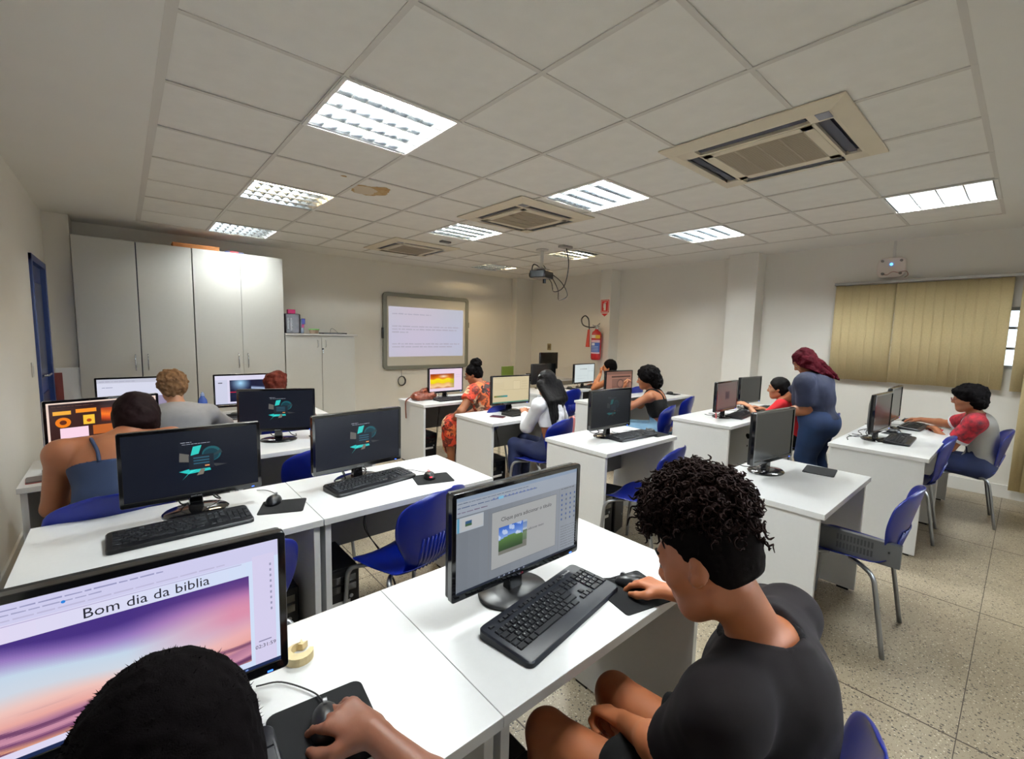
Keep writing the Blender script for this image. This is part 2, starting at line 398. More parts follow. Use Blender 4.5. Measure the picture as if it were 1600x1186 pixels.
# ceiling air conditioners
AC_LAB = ['cream four-way ceiling air conditioner nearest the camera on the right', 'ceiling air conditioner in the middle, beside the glaring square light', 'farthest ceiling air conditioner, above the whiteboard wall']
for k, (ax, ay) in enumerate(AC):
    t = thing('ceiling_air_conditioner', AC_LAB[k], 'air conditioner', (ax, ay, ZC), 0, 'ceiling air conditioners')
    H = .475; g = G()
    # casing as ring pieces around slots
    zt_, z0_ = .002, -.028
    def sq(a, z): return [(-a, -a, z), (a, -a, z), (a, a, z), (-a, a, z)]
    g.add(sq(H, 0)+sq(H, -.008)+sq(.40, -.03)+sq(.385, -.03), [(0+q, (q+1) % 4, 4+(q+1) % 4, 4+q) for q in range(4)] + [(4+q, 4+(q+1) % 4, 8+(q+1) % 4, 8+q) for q in range(4)] + [(8+q, 8+(q+1) % 4, 12+(q+1) % 4, 12+q) for q in range(4)])
    for sx, sy in ((1, 1), (1, -1), (-1, 1), (-1, -1)):
        g.box(min(sx*.29, sx*.39), max(sx*.29, sx*.39), min(sy*.29, sy*.39), max(sy*.29, sy*.39), -.03, 0)
    g.box(-.30, .30, .285, .305, -.031, 0); g.box(-.30, .30, -.305, -.285, -.031, 0); g.box(.285, .305, -.30, .30, -.031, 0); g.box(-.305, -.285, -.30, .30, -.031, 0)
    g.box(-.29, .29, .235, .29, -.034, -.0305); g.box(-.29, .29, -.29, -.235, -.034, -.0305); g.box(.235, .29, -.29, .29, -.034, -.0305); g.box(-.29, -.235, -.29, .29, -.034, -.0305)
    mk('casing', g, M_ac, t, bevel=.003)
    for q in range(4):
        mk('air_outlet', G().box(-.28, .28, .30, .39, -.012, -.006), M_slot, t, rotz=q*PI/2)
        mk('louvre_flap', G().box(-.275, .275, -.02, .02, -.002, .002), M_slot, t, loc=(.345*math.sin(-q*PI/2), .345*math.cos(q*PI/2), -.021), rotz=q*PI/2)
    gg = G()
    n = 34
    for q in range(n):
        x = -.235+.47*(q+.5)/n; gg.box(x-.0035, x+.0035, -.235, .235, -.033, -.027)
    for q in range(5):
        y = -.235+.47*q/4; gg.box(-.235, .235, y-.004, y+.004, -.0345, -.027)
    o = mk('intake_grille', gg, M_grille, t)
    mk('filter', G().box(-.236, .236, -.236, .236, -.026, -.02), mat('grille_filter', (156, 144, 124), .8), t)
    mk('sensor_window', G().box(-.39, -.31, -.39, -.33, -.0315, -.03), mat('sensor_plastic', (120, 124, 140), .3), t)

# small ceiling fittings
t = thing('smoke_detector_plate', 'small dark rectangular plate on the ceiling beside the farthest air conditioner', 'ceiling plate', (3.11, 4.91, ZC))
mk('plate', G().box(-.07, .07, -.03, .03, -.02, 0), mat('grey_plate', (96, 94, 92), .5), t, bevel=.004)
# projector
PX, PY = 4.31, 4.40
t = thing('ceiling_projector', 'black projector hanging from a white pole under the ceiling', 'projector', (PX, PY, ZC), .35)
mk('ceiling_plate', G().cyl((0, 0, -.015), (0, 0, 0), .085, 24), M_edge, t)
mk('pole', G().cyl((0, 0, -.24), (0, 0, -.015), .022, 16), M_edge, t, smooth=True)
g = G(); g.box(-.09, .09, -.07, .07, -.262, -.252)
for a, b in ((-1, -1), (1, -1), (1, 1), (-1, 1)): g.tube([(0, 0, -.24), (a*.09, b*.07, -.258), (a*.1, b*.08, -.29)], .008, 6)
mk('bracket', g, M_edge, t)
gp = G().prism(rrect(.30, .23, .03), -.38, -.285)
body = mk('case', gp, M_blk, t, bevel=.008)
mk('lens', G().cyl((-.07, .112, -.335), (-.07, .14, -.335), .033, 20), M_gloss, body, smooth=True)
mk('underside', G().prism(rrect(.27, .2, .03), -.384, -.379), mat('projector_underside', (150, 144, 138), .5), t)
mk('hanging_knob', G().cyl((.05, -.02, -.44), (.05, -.02, -.38), .022, 14), M_blk, t, smooth=True)
t2 = thing('projector_cable', 'black cable drooping from a ceiling box to the projector in loops', 'cable', (4.33, 4.0, ZC))
mk('ceiling_box', G().box(-.09, .09, -.045, .045, -.03, 0), mat('box_grey', (150, 146, 140), .5), t2, bevel=.004)
gx, gy = PX-4.33, PY-4.0
g = G().tube(arc([(.02, .0, -.03), (.05, -.02, -.25), (.06, .06, -.50), (.02, .2, -.56), (gx+.08, gy-.1, -.42), (gx+.0, gy+.02, -.25), (gx-.10, gy+.05, -.20), (gx-.14, gy+.05, -.29)], 8), .0075, 6)
g.tube(arc([(gx+.14, gy-.05, -.34), (gx+.2, gy-.12, -.52), (gx+.16, gy-.18, -.66), (gx+.24, gy-.26, -.60), (gx+.22, gy-.16, -.42), (gx+.1, gy-.02, -.27), (gx, gy, -.18)], 8), .0065, 6)
mk('cord', g, M_cable, t2, smooth='all')

# ------------------------------------------------------------------ left wall: door, switch, leaning boards
d = bpy.data.objects.new('door_1', None); COL.objects.link(d); d['kind'] = 'structure'; d.location = (XL, (DY0+DY1)/2, 0)
dw = (DY1-DY0)/2
g = G(); g.box(-.12, .02, -dw-.0, -dw+.06, 0, DZ); g.box(-.12, .02, dw-.06, dw, 0, DZ); g.box(-.12, .02, -dw, dw, DZ-.06, DZ)
mk('door_frame', g, M_door, d, bevel=.004)
leaf = mk('door_leaf', G().box(-.06, -.02, -dw+.06, dw-.06, .01, DZ-.06), M_door, d, bevel=.003)
mk('door_panel', G().box(-.025, -.008, -dw+.16, dw-.16, 1.0, DZ-.22), mat('door_panel_blue', (20, 40, 92), .25), leaf, bevel=.004)
mk('door_panel', G().box(-.025, -.008, -dw+.16, dw-.16, .15, .85), MATS['door_panel_blue'], leaf, bevel=.004)
mk('door_handle', G().tube(arc([(-.02, -.2-.1, 1.04), (.04, -.2-.1, 1.04), (.05, -.2-.02, 1.04), (.05, -.1, 1.04)], 5), .009, 8), M_chrome, leaf, smooth='all')
t = thing('light_switch', 'white light switch plate on the left wall near the blue door', 'light switch', (XL, 5.30, 1.13))
mk('plate', G().box(0, .008, -.04, .04, -.06, .06), M_edge, t, bevel=.003); mk('rocker', G().box(.008, .012, -.015, .015, -.03, .03), M_white, t, bevel=.002)
t = thing('leaning_board', 'white and dark red boards leaning in the corner beside the blue door', 'board', (-.42, 6.56, 0), .1)
mk('white_board', G().box(-.12, .1, -.01, .01, 0, 1.05, M=Matrix.Rotation(-.09, 4, 'X')), M_white, t, bevel=.003)
mk('dark_red_board', G().box(-.13, -.07, -.035, -.015, 0, 1.0, M=Matrix.Rotation(-.09, 4, 'X')), mat('dark_red_card', (110, 38, 34), .6), t, bevel=.003)

# ------------------------------------------------------------------ tall cabinets
CY = 6.62
def tall_cabinet(x0, x1, split, label, top=2.44, dark=False):
    t = thing('tall_cabinet', label, 'cabinet', ((x0+x1)/2, CY, 0), 0, 'tall white cabinets')
    w_ = (x1-x0)/2
    mk('carcass', G().box(-w_+.004, w_-.004, .02, YF-CY-.02, .0, top), M_cab, t, bevel=.002)
    s = split-(x0+x1)/2
    gp = .0055 if dark else .002
    for a, b, hs in ((-w_+.003, s-gp, 1), (s+gp, w_-.003, -1)):
        dr = mk('door', G().box(a, b, 0, .018, .05, top-.01), M_cab, t, bevel=.002)
        hx = b-.05 if hs == 1 else a+.05
        mk('handle', G().tube(arc([(hx, 0, 1.0), (hx, -.03, 1.02), (hx, -.035, 1.09), (hx, -.03, 1.16), (hx, 0, 1.18)], 4), .006, 8), M_metal, dr, smooth='all')
    mk('door_gap', G().box(s-.0065, s+.0065, .012, .022, .05, top-.01), mat('cabinet_gap', (38, 40, 58), .6), t) if dark else None
    return t
tall_cabinet(-.365, .665, .155, 'tall white two-door cabinet nearest the blue door', dark=True)
tall_cabinet(.67, 1.66, 1.165, 'tall white two-door cabinet next to the low cupboard')
t = thing('low_cabinet', 'lower white two-door cupboard with small handles and a key lock beside the tall cabinets', 'cabinet', (2.145, CY, 0))
mk('carcass', G().box(-.475, .475, .02, .44, 0, 1.42), M_cab, t, bevel=.002)
mk('top_board', G().box(-.48, .52, -.01, .45, 1.425, 1.45), M_edge, t, bevel=.002)
for a, b, hx in ((-.474, -.003, -.06), (.003, .474, .05)):
    dr = mk('door', G().box(a, b, 0, .018, .05, 1.40), M_cab, t, bevel=.002)
    mk('handle', G().tube(arc([(hx, 0, 1.26), (hx, -.025, 1.27), (hx, -.03, 1.31), (hx, -.025, 1.35), (hx, 0, 1.36)], 4), .0045, 8), M_metal, dr, smooth='all')
    if hx > 0:
        mk('lock', G().cyl((.012, -.012, 1.235), (.012, 0, 1.235), .013, 12), M_blk, dr)
        mk('key', G().box(.008, .016, -.02, -.012, 1.17, 1.23), M_metal, dr)
# on the tall cabinets
t = thing('orange_box', 'flat orange cardboard box on top of the tall cabinets', 'box', (.72, 6.80, 2.44))
mk('carton', G().box(-.22, .24, -.1, .1, 0, .05), mat('orange_card', (196, 128, 74), .7), t, bevel=.003); mk('lid_edge', G().box(-.225, .245, -.105, .105, .04, .056), mat('orange_card2', (208, 140, 86), .7), t, bevel=.003)
t = thing('blue_packet', 'blue and red printed packets lying on top of the tall cabinet beside the orange box', 'packet', (1.13, 6.75, 2.44))
mk('packet', G().box(-.11, .09, -.08, .08, 0, .022), mat('blue_pack', (40, 50, 92), .4), t, bevel=.006); mk('red_band', G().box(-.06, .03, -.082, .082, .002, .0235), mat('red_band', (170, 50, 60), .4), t, bevel=.003)
mk('loose_paper', G().box(.1, .42, -.07, .06, 0, .004), M_edge, t)
# on the low cupboard
t = thing('printed_bag', 'black and silver printed bag with white lettering standing on the low cupboard', 'bag', (1.80, 6.80, 1.45))
g = G().prism(rrect(.21, .12, .03), 0, .27); mk('bag_body', g, mat('bag_black', (22, 20, 28), .3, noise=(16, .5, (84, 78, 86))), t, bevel=.01)
mk('side_fold', G().box(.10, .15, -.05, .05, 0, .20), mat('bag_clear', (128, 146, 166), .25, noise=(20, .4, (60, 66, 96))), t, bevel=.012)
mk('pink_clip', G().box(-.055, .045, -.03, .03, .27, .33), mat('pink', (206, 22, 112), .4), t, bevel=.008)
mk('blue_tag', G().box(.12, .165, -.055, -.02, .13, .21), mat('blue_tag', (50, 60, 150), .4), t, bevel=.005)
mk('magenta_tag', G().box(.115, .15, -.055, -.02, .08, .13), mat('magenta', (170, 40, 110), .4), t, bevel=.005)
g = G()
for k, sxx in enumerate((-.06, -.02)):
    for q in range(9):
        if RNG.rand() < .8: g.box(sxx-.012, sxx+.006+.008*RNG.rand(), -.0615, -.0605, .04+.02*q, .04+.02*q+.012)
mk('lettering', g, M_white, t)
t = thing('plastic_tub', 'clear plastic tub with brown contents and green lid on the low cupboard', 'tub', (2.09, 6.78, 1.45))
mk('tub', G().lathe([(.03, 0), (.052, .002), (.062, .055)], 20, sx=1.1), mat('tub_brown', (190, 160, 140), .4, noise=(50, .4)), t, smooth=True)
mk('lid', G().lathe([(.068, .055), (.070, .06), (.066, .068), (.0, .070)], 20, sx=1.1), mat('green_lid', (98, 196, 92), .4), t, smooth=True)
t = thing('black_tray', 'flat black device with a wire loop on the low cupboard', 'device', (2.36, 6.78, 1.45))
mk('shell', G().prism(rrect(.36, .2, .03), 0, .018), M_blk, t, bevel=.004)
mk('wire', G().tube(arc([(-.04, 0, .018), (-.035, 0, .06), (-.01, .01, .082), (.03, .01, .06), (.07, 0, .02)], 6), .0025, 6), M_cable, t, smooth='all')

# ------------------------------------------------------------------ whiteboard on the back wall
t = thing('interactive_whiteboard', 'wall-mounted whiteboard with grey rounded frame and a projected text slide', 'whiteboard', (4.14, YF, 1.51))
def rx(pts): return [(x, z) for x, z in pts]
MX = Matrix.Rotation(PI/2, 4, 'X')   # prism z -> -y
W_, H_ = 1.72, 1.30
fo = rrect(W_, H_, .07); fi = rrect(W_-.13, H_-.13, .02)
n = len(fo); g = G()
v = [(x, -.0, z) for x, z in fo]+[(x, -.05, z) for x, z in fo]+[(x, -.05, z) for x, z in fi]+[(x, -.03, z) for x, z in fi]
f = []
for k in range(n):
    k2 = (k+1) % n
    for a in range(3): f.append((a*n+k, a*n+k2, (a+1)*n+k2, (a+1)*n+k))
g.add(v, f); mk('frame', g, M_greyboard, t, smooth=True, bevel=.006)
mk('surface', G().box(-W_/2+.06, W_/2-.06, -.032, -.005, -H_/2+.06, H_/2-.06), M_board, t)
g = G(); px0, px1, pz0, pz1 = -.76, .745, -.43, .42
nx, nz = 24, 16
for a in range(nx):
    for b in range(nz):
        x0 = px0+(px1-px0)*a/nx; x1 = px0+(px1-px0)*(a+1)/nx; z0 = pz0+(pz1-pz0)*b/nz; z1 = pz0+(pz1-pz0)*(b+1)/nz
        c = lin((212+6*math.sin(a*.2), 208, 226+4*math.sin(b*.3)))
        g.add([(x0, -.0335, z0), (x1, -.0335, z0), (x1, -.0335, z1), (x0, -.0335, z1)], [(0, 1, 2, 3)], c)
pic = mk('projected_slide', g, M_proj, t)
gt = G(); rs = np.random.RandomState(3)
def scribble(g, x0, x1, y, hgt, col, plane, rs, gap=.35):
    # an illegible line of print: short word-like dashes
    x = x0
    while x < x1:
        l = rs.uniform(1.2, 5)*hgt; e = min(x+l, x1)
        g.add([plane(x, y), plane(e, y), plane(e, y+hgt*rs.uniform(.5, .8)), plane(x, y+hgt*rs.uniform(.5, .8))], [(0, 1, 2, 3)], col); x = e+hgt*gap*1.6
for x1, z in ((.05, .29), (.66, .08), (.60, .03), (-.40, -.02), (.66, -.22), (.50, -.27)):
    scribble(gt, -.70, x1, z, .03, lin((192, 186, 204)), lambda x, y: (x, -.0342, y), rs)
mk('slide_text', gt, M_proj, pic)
mk('pen_holder', G().box(-W_/2-.02, -W_/2+.01, -.05, -.01, -.12, .06), M_blk, t, bevel=.004)
mk('pen_holder', G().box(W_/2-.01, W_/2+.015, -.05, -.01, .1, .2), M_greyboard, t, bevel=.004)
t = thing('coiled_cable', 'black coiled cable hanging on the wall under the whiteboard', 'cable', (3.62, YF-.02, .66))
g = G()
for k in range(3): g.tube([((.065+.004*k)*math.cos(a), -.008*k+.004*math.sin(3*a), (.075+.004*k)*math.sin(a)) for a in [2*PI*q/24 for q in range(25)]], .006, 6)
mk('coil', g, M_cable, t, smooth='all'); mk('hanging_cord', G().tube([(0, 0, .075), (.0, .0, .19)], .0025, 6), M_cable, t)

# ------------------------------------------------------------------ right wall fittings
t = thing('fire_extinguisher', 'red fire extinguisher with blue label and black hose on the pillar', 'fire extinguisher', (6.20, 4.93, 1.10))
mk('cylinder', G().lathe([(.0, 0), (.07, .0), (.085, .02), (.088, .05), (.088, .42), (.075, .475), (.035, .51), (.028, .53), (0, .53)], 28), M_red, t, smooth=True)
mk('valve', G().lathe([(.022, .53), (.022, .57), (.014, .6), (0, .6)], 14), M_metal, t, smooth=True)
mk('handle', G().tube(arc([(0, -.06, .63), (0, -.02, .60), (0, .03, .585), (0, .09, .60)], 4), .009, 8).tube(arc([(0, -.05, .58), (0, .0, .575), (0, .07, .55)], 4), .008, 8), M_steel, t, smooth='all')
mk('hose', G().tube(arc([(-.02, .03, .565), (-.05, .12, .56), (-.08, .24, .60), (-.08, .28, .70), (-.06, .22, .76), (-.05, .15, .70), (-.05, .13, .58), (-.05, .125, .50)], 7), .011, 8), M_cable, t, smooth='all')
mk('horn', G().cyl((-.06, .125, .52), (-.06, .14, .22), .02, 18, r2=.036), mat('orange_red_horn', (204, 66, 42), .4), t, smooth=True)
def curved(r, a0, a1, z0, z1, col, g, n=10):
    for k in range(n):
        b0, b1 = a0+(a1-a0)*k/n, a0+(a1-a0)*(k+1)/n
        g.add([(r*math.cos(b0), r*math.sin(b0), z0), (r*math.cos(b1), r*math.sin(b1), z0), (r*math.cos(b1), r*math.sin(b1), z1), (r*math.cos(b0), r*math.sin(b0), z1)], [(0, 1, 2, 3)], lin(col))
g = G(); a0, a1 = math.radians(150), math.radians(262)
curved(.0885, a0, a1, .11, .135, (225, 200, 220), g); curved(.0885, a0, a1, .135, .30, (52, 92, 178), g); curved(.0885, a0, a1, .30, .345, (236, 200, 214), g)
curved(.089, a0+.2, a0+.9, .25, .29, (226, 230, 240), g); 
for z in (.155, .18, .205, .23): curved(.089, a0+.2, a1-.35, z, z+.006, (214, 224, 240), g)
curved(.0885, a0, a0+1.0, .375, .43, (230, 222, 214), g); curved(.0885, a0+1.0, a1, .37, .43, (220, 176, 40), g)
mk('label', g, M_print, t)
mk('wall_bracket', G().box(.03, .112, -.03, .03, .40, .46), M_steel, t)
# sign with extinguisher pictogram
t = thing('extinguisher_sign', 'small red sign with white extinguisher pictogram on the pillar', 'sign', (6.31, 4.86, 2.02))
g = G(); c = lin((206, 34, 30)); wv = lin((240, 232, 226))
g.box(-.004, 0, -.085, .085, -.10, .115, col=c); g.box(-.0046, -.004, -.074, .074, -.088, .103, col=wv); g.box(-.0052, -.0046, -.066, .066, -.08, .095, col=c)
g.add([(-.004, -.07, -.12), (-.004, .07, -.12), (-.004, 0, -.17), (0, -.07, -.12), (0, .07, -.12), (0, 0, -.17)], [(0, 1, 2), (3, 5, 4), (0, 3, 4, 1), (1, 4, 5, 2), (2, 5, 3, 0)], c)
g.box(-.0058, -.0052, -.022, .022, -.065, .045, col=wv); g.box(-.0058, -.0052, -.01, .01, .045, .065, col=wv); g.box(-.0058, -.0052, -.035, .01, .065, .075, col=wv); g.box(-.0058, -.0052, .022, .032, -.02, .06, col=wv)
mk('sign_plate', g, M_print, t)
t = thing('wall_socket', 'beige wall socket plate beyond the monitors on the right wall', 'socket', (XR, 6.42, 1.27))
mk('plate', G().box(-.01, 0, -.05, .05, -.065, .065), mat('socket_beige', (150, 136, 96), .5), t, bevel=.004); mk('outlet', G().box(-.013, -.01, -.025, .025, -.035, .035), mat('socket_dark', (98, 84, 60), .5), t, bevel=.003)
# emergency light
t = thing('emergency_light', 'white plastic emergency light with glowing blue led above the window blinds', 'emergency light', (XR, 1.10, 2.35))
MY = Matrix.Rotation(-PI/2, 4, 'Y') @ Matrix.Rotation(PI/2, 4, 'Z')
g = G().prism(rrect(.25, .22, .06), 0, .045, M=Matrix(((0, 0, -1, 0), (1, 0, 0, 0), (0, 1, 0, 0), (0, 0, 0, 1))))
mk('casing', g, mat('lamp_casing', (232, 222, 216), .35), t, bevel=.01)
for a, b in ((-.085, .07), (.08, .075), (-.085, -.07), (.07, -.065)):
    mk('led_pod', G().cyl((-.045, a, b), (-.062, a, b), .014, 12), mat('pod_grey', (120, 112, 106), .4), t, smooth=True)
mk('blue_led', G().cyl((-.045, .0, .035), (-.052, .0, .035), .011, 12), mat('blue_glow', (90, 170, 255), .4, emit=((60, 150, 255), 7)), t)
mk('wire', G().tube(arc([(-.05, -.08, -.07), (-.06, -.02, -.05), (-.055, .03, -.08), (-.05, .07, -.065)], 5), .003, 6).tube(arc([(-.05, -.07, -.06), (-.05, -.13, -.05), (-.04, -.15, -.09), (-.02, -.12, -.115)], 5), .003, 6), mat('red_wire', (150, 90, 70), .5), t, smooth='all')
t = thing('conduit', 'white conduit strip running up from the emergency light to the ceiling', 'conduit', (XR, 1.09, 2.455))
mk('channel', G().box(-.012, 0, -.012, .012, 0, ZC-2.455), M_edge, t, bevel=.002)
# vertical blinds
t = thing('vertical_blind', 'beige vertical slat blind covering the window on the right wall', 'blind', (XR-.07, 0, 0), 0, 'window blinds')
mk('head_rail', G().box(-.03, .03, -.2, 1.60, 2.175, 2.205), mat('rail_grey', (168, 164, 158), .4, metal=.3), t, bevel=.003)
yb = 1.585; k = 0
while yb > .20:
    wv_ = .088; a = RNG.uniform(-.10, .12)+(.35 if k in (6,) else 0); cy_ = yb-wv_/2; z0 = 1.07+RNG.uniform(-.004, .004)
    g = G(); npt = 5
    v = []
    for q in range(npt):
        u = -1+2*q/(npt-1); v.append((.007*(1-u*u), u*wv_/2*1.06, 0))
    vv = [(x, y, 0) for x, y, _ in v]+[(x, y, 1.1) for x, y, _ in v]
    g.add(vv, [(q, q+1, npt+q+1, npt+q) for q in range(npt-1)])
    mk('slat', g, M_blind, t, smooth=True, solid=.0012, loc=(0, cy_, z0), rotz=a)
    yb -= .078 if k != 6 else .092; k += 1
t = thing('vertical_blind', 'narrow second beige blind at the right edge, past the bright window gap', 'blind', (XR-.07, 0, 0), 0, 'window blinds')
mk('head_rail', G().box(-.03, .03, -.74, -.21, 2.175, 2.205), MATS['rail_grey'], t, bevel=.003)
for q in range(9):
    y = .052-.078*q; z0 = 1.07 if q < 1 else .1
    g = G(); g.add([(0, -.046, z0), (.006, 0, z0), (0, .046, z0), (0, -.046, 2.17), (.006, 0, 2.17), (0, .046, 2.17)], [(0, 1, 4, 3), (1, 2, 5, 4)])
    mk('slat', g, M_blind, t, smooth=True, solid=.0012, loc=(0, y, 0), rotz=.08)
# ================================================================== desks
DZT = .72
def make_desk(w_, d_, label, group, blemish=False):
    t = thing('computer_desk', label, 'desk', (0, 0, 0), 0, group)
    hw = w_/2
    mk('desktop', G().box(-hw+.0003, hw-.0003, 0, d_, DZT-.028, DZT), M_white, t, bevel=.0015)
    for s in (-1, 1):
        x = s*(hw-.022)
        mk('side_panel', G().box(x-.0125, x+.0125, .02, d_-.015, .012, DZT-.0285), M_white, t, bevel=.0015)
        mk('foot', G().box(x-.01, x+.01, .05, .11, 0, .012), M_blk, t); mk('foot', G().box(x-.01, x+.01, d_-.12, d_-.06, 0, .012), M_blk, t)
    mk('modesty_panel', G().box(-hw+.036, hw-.036, d_-.09, d_-.072, .34, DZT-.0285), M_grey, t, bevel=.001)
    return t
DK = {}
D_left = make_desk(.905, .59, '', 'white computer desks')
D_mid = make_desk(.92, .59, '', 'white computer desks')
DESKS = [ # key, proto, x0, yfront, width, label
 ('r1l', 0, -.345, .645, 'white desk nearest the camera on the left, under the sunset-slide monitor'),
 ('r1r', 0, .561, .645, 'white desk in the foreground where the curly-haired boy in black sits'),
 ('r2l', 0, -.305, 1.87, 'white desk in the second row by the left wall, with a long black keyboard'),
 ('r2r', 0, .602, 1.87, 'white desk in the second row with the red-lit mouse on a black pad'),
 ('r3l', 0, -.42, 3.10, 'white desk by the left wall where the bare-backed woman works'),
 ('r3r', 0, .487, 3.10, 'white third-row desk with a teal-shaped screen, right of the bare-backed woman'),
 ('r4l', 0, -.36, 4.33, 'white desk in front of the tall cabinets where the grey-shirted person sits'),
 ('r4r', 0, .547, 4.33, 'white desk in front of the low cupboard, with the blue-picture monitor'),
 ('g', 1, 2.39, .545, 'white desk with an empty black mouse pad, its chair holding a grey computer case'),
 ('e', 1, 2.43, 1.80, 'white desk with an unlit monitor in the middle column, behind the boy\'s desk'),
 ('d', 1, 2.42, 3.03, 'white desk where the long-haired woman in white sits'),
 ('c', 1, 2.43, 4.24, 'white desk with a brown bag below the whiteboard'),
 ('h1', 0, 4.155, .385, 'nearer half of the white desk pair below the window blinds'),
 ('h2', 0, 5.062, .385, 'farther half of the white desk pair below the blinds, by the girl'),
 ('f1', 0, 4.135, 1.71, 'white desk with a reddish-brown screen beside the red-shirted girl'),
 ('f2', 0, 5.042, 1.71, 'white desk where the red-shirted girl works'),
 ('i1', 0, 4.16, 3.02, 'white desk where the woman in the black tank top leans'),
 ('i2', 0, 5.067, 3.02, 'white desk beyond the tank-top woman, with a mouse pad, near the right wall'),
 ('j1', 0, 4.13, 4.22, 'white desk with a black monitor in the farthest right row'),
 ('j2', 0, 5.037, 4.22, 'white desk in the farthest right row with a bright white screen'),
]
first = {0: D_left, 1: D_mid}; used = set()
for key, p, x0, y0, lab in DESKS:
    w_ = (.905, .92)[p]
    if p not in used:
        t = first[p]; t.location = (x0+w_/2, y0, 0); t['label'] = lab; used.add(p)
    else: t = dup(first[p], (x0+w_/2, y0, 0), 0, lab)
    DK[key] = t
tb = thing('teacher_table', 'low table with black equipment in the far corner below the wall socket', 'table', (5.65, 5.45, 0))
mk('tabletop', G().box(-.75, .65, 0, .6, .69, .72), M_white, tb, bevel=.002)
for s in (-.72, .62): mk('side_panel', G().box(s-.012, s+.012, .03, .57, 0, .69), M_white, tb)

# ================================================================== chairs
def make_chair():
    t = thing('school_chair', '', 'chair', (0, 0, 0), 0, 'blue plastic chairs')
    # seat: grid
    n, mth = 13, 12; g = G(); v = []
    for j in range(mth+1):
        tt = j/mth; y = .21-.385*tt; hw = .205*(1-.16*max(0, tt-.45)**1.3*2)*(1-.30*max(0, .16-tt)/.16*max(0, .16-tt)/.16*1.2)
        for i in range(n+1):
            u = -1+2*i/n; x = u*hw
            z = .425+.018*abs(u)**3-.014*math.exp(-((u)**2)*3)*math.sin(PI*min(1, tt*1.05))
            if tt < .2: z -= .035*((.2-tt)/.2)**2
            if tt > .86: z += .03*((tt-.86)/.14)**2
            v.append((x, y, z))
    f = [(j*(n+1)+i, j*(n+1)+i+1, (j+1)*(n+1)+i+1, (j+1)*(n+1)+i) for j in range(mth) for i in range(n)]
    g.add(v, f); mk('seat', g, M_blue, t, smooth='all', solid=.007, sub=1)
    # backrest: rounded shield, waisted at the bottom
    def hwid(s):   # s 0..1 upwards
        if s < .22: return .135+.02*(s/.22)
        w_ = .155+.062*math.sin(min(1, (s-.22)/.42)*PI/2)
        if s > .72: w_ *= max(.05, 1-((s-.72)/.28)**2.6)**.5 if s < 1 else .05
        return w_
    g = G(); v = []; n, mth = 14, 16
    for j in range(mth+1):
        s = j/mth; z = .43+.385*s; y0 = -.165-.095*s**.8+(.03*(1-s/.15) if s < .15 else 0)*0
        if s < .1: y0 = -.150-.015*s/.1*2
        hw = hwid(min(s, .995))
        for i in range(n+1):
            u = -1+2*i/n
            v.append((u*hw, y0+.045*(u*hw/.2)**2+.012*abs(u)**4, z))
    f = [(j*(n+1)+i, j*(n+1)+i+1, (j+1)*(n+1)+i+1, (j+1)*(n+1)+i) for j in range(mth) for i in range(n)]
    g.add(v, f); b = mk('backrest', g, M_blue, t, smooth='all', solid=.008, sub=1)
    # vertical ribs on the lower back
    g = G()
    for k in range(9):
        x = -.092+.023*k
        g.tube([(x*.9, -.150+.035*(x/.2)**2-.004, .432), (x*.95, -.192+.045*(x/.2)**2, .50), (x, -.222+.045*(x/.2)**2, .60)], [.006, .009, .005], 6)
    mk('lumbar_ribs', g, M_blue, b, smooth='all')
    for sx in (-1, 1):
        mk('leg', G().tube(arc([(sx*.10, .08, .40), (sx*.185, .13, .405), (sx*.21, .165, .38), (sx*.215, .18, .30), (sx*.22, .20, .0)], 5), .011, 8), M_steel, t, smooth='all')
        mk('leg', G().tube(arc([(sx*.10, -.02, .40), (sx*.185, -.09, .405), (sx*.208, -.13, .38), (sx*.213, -.15, .30), (sx*.22, -.20, .0)], 5), .011, 8), M_steel, t, smooth='all')
    g = G().tube([(-.11, .08, .402), (.11, .08, .402)], .011, 8).tube([(-.11, -.02, .402), (.11, -.02, .402)], .011, 8).box(-.08, .08, -.05, .11, .404, .414)
    mk('seat_frame', g, M_steel, t, smooth=True)
    return t
CH = make_chair(); CHP = {}
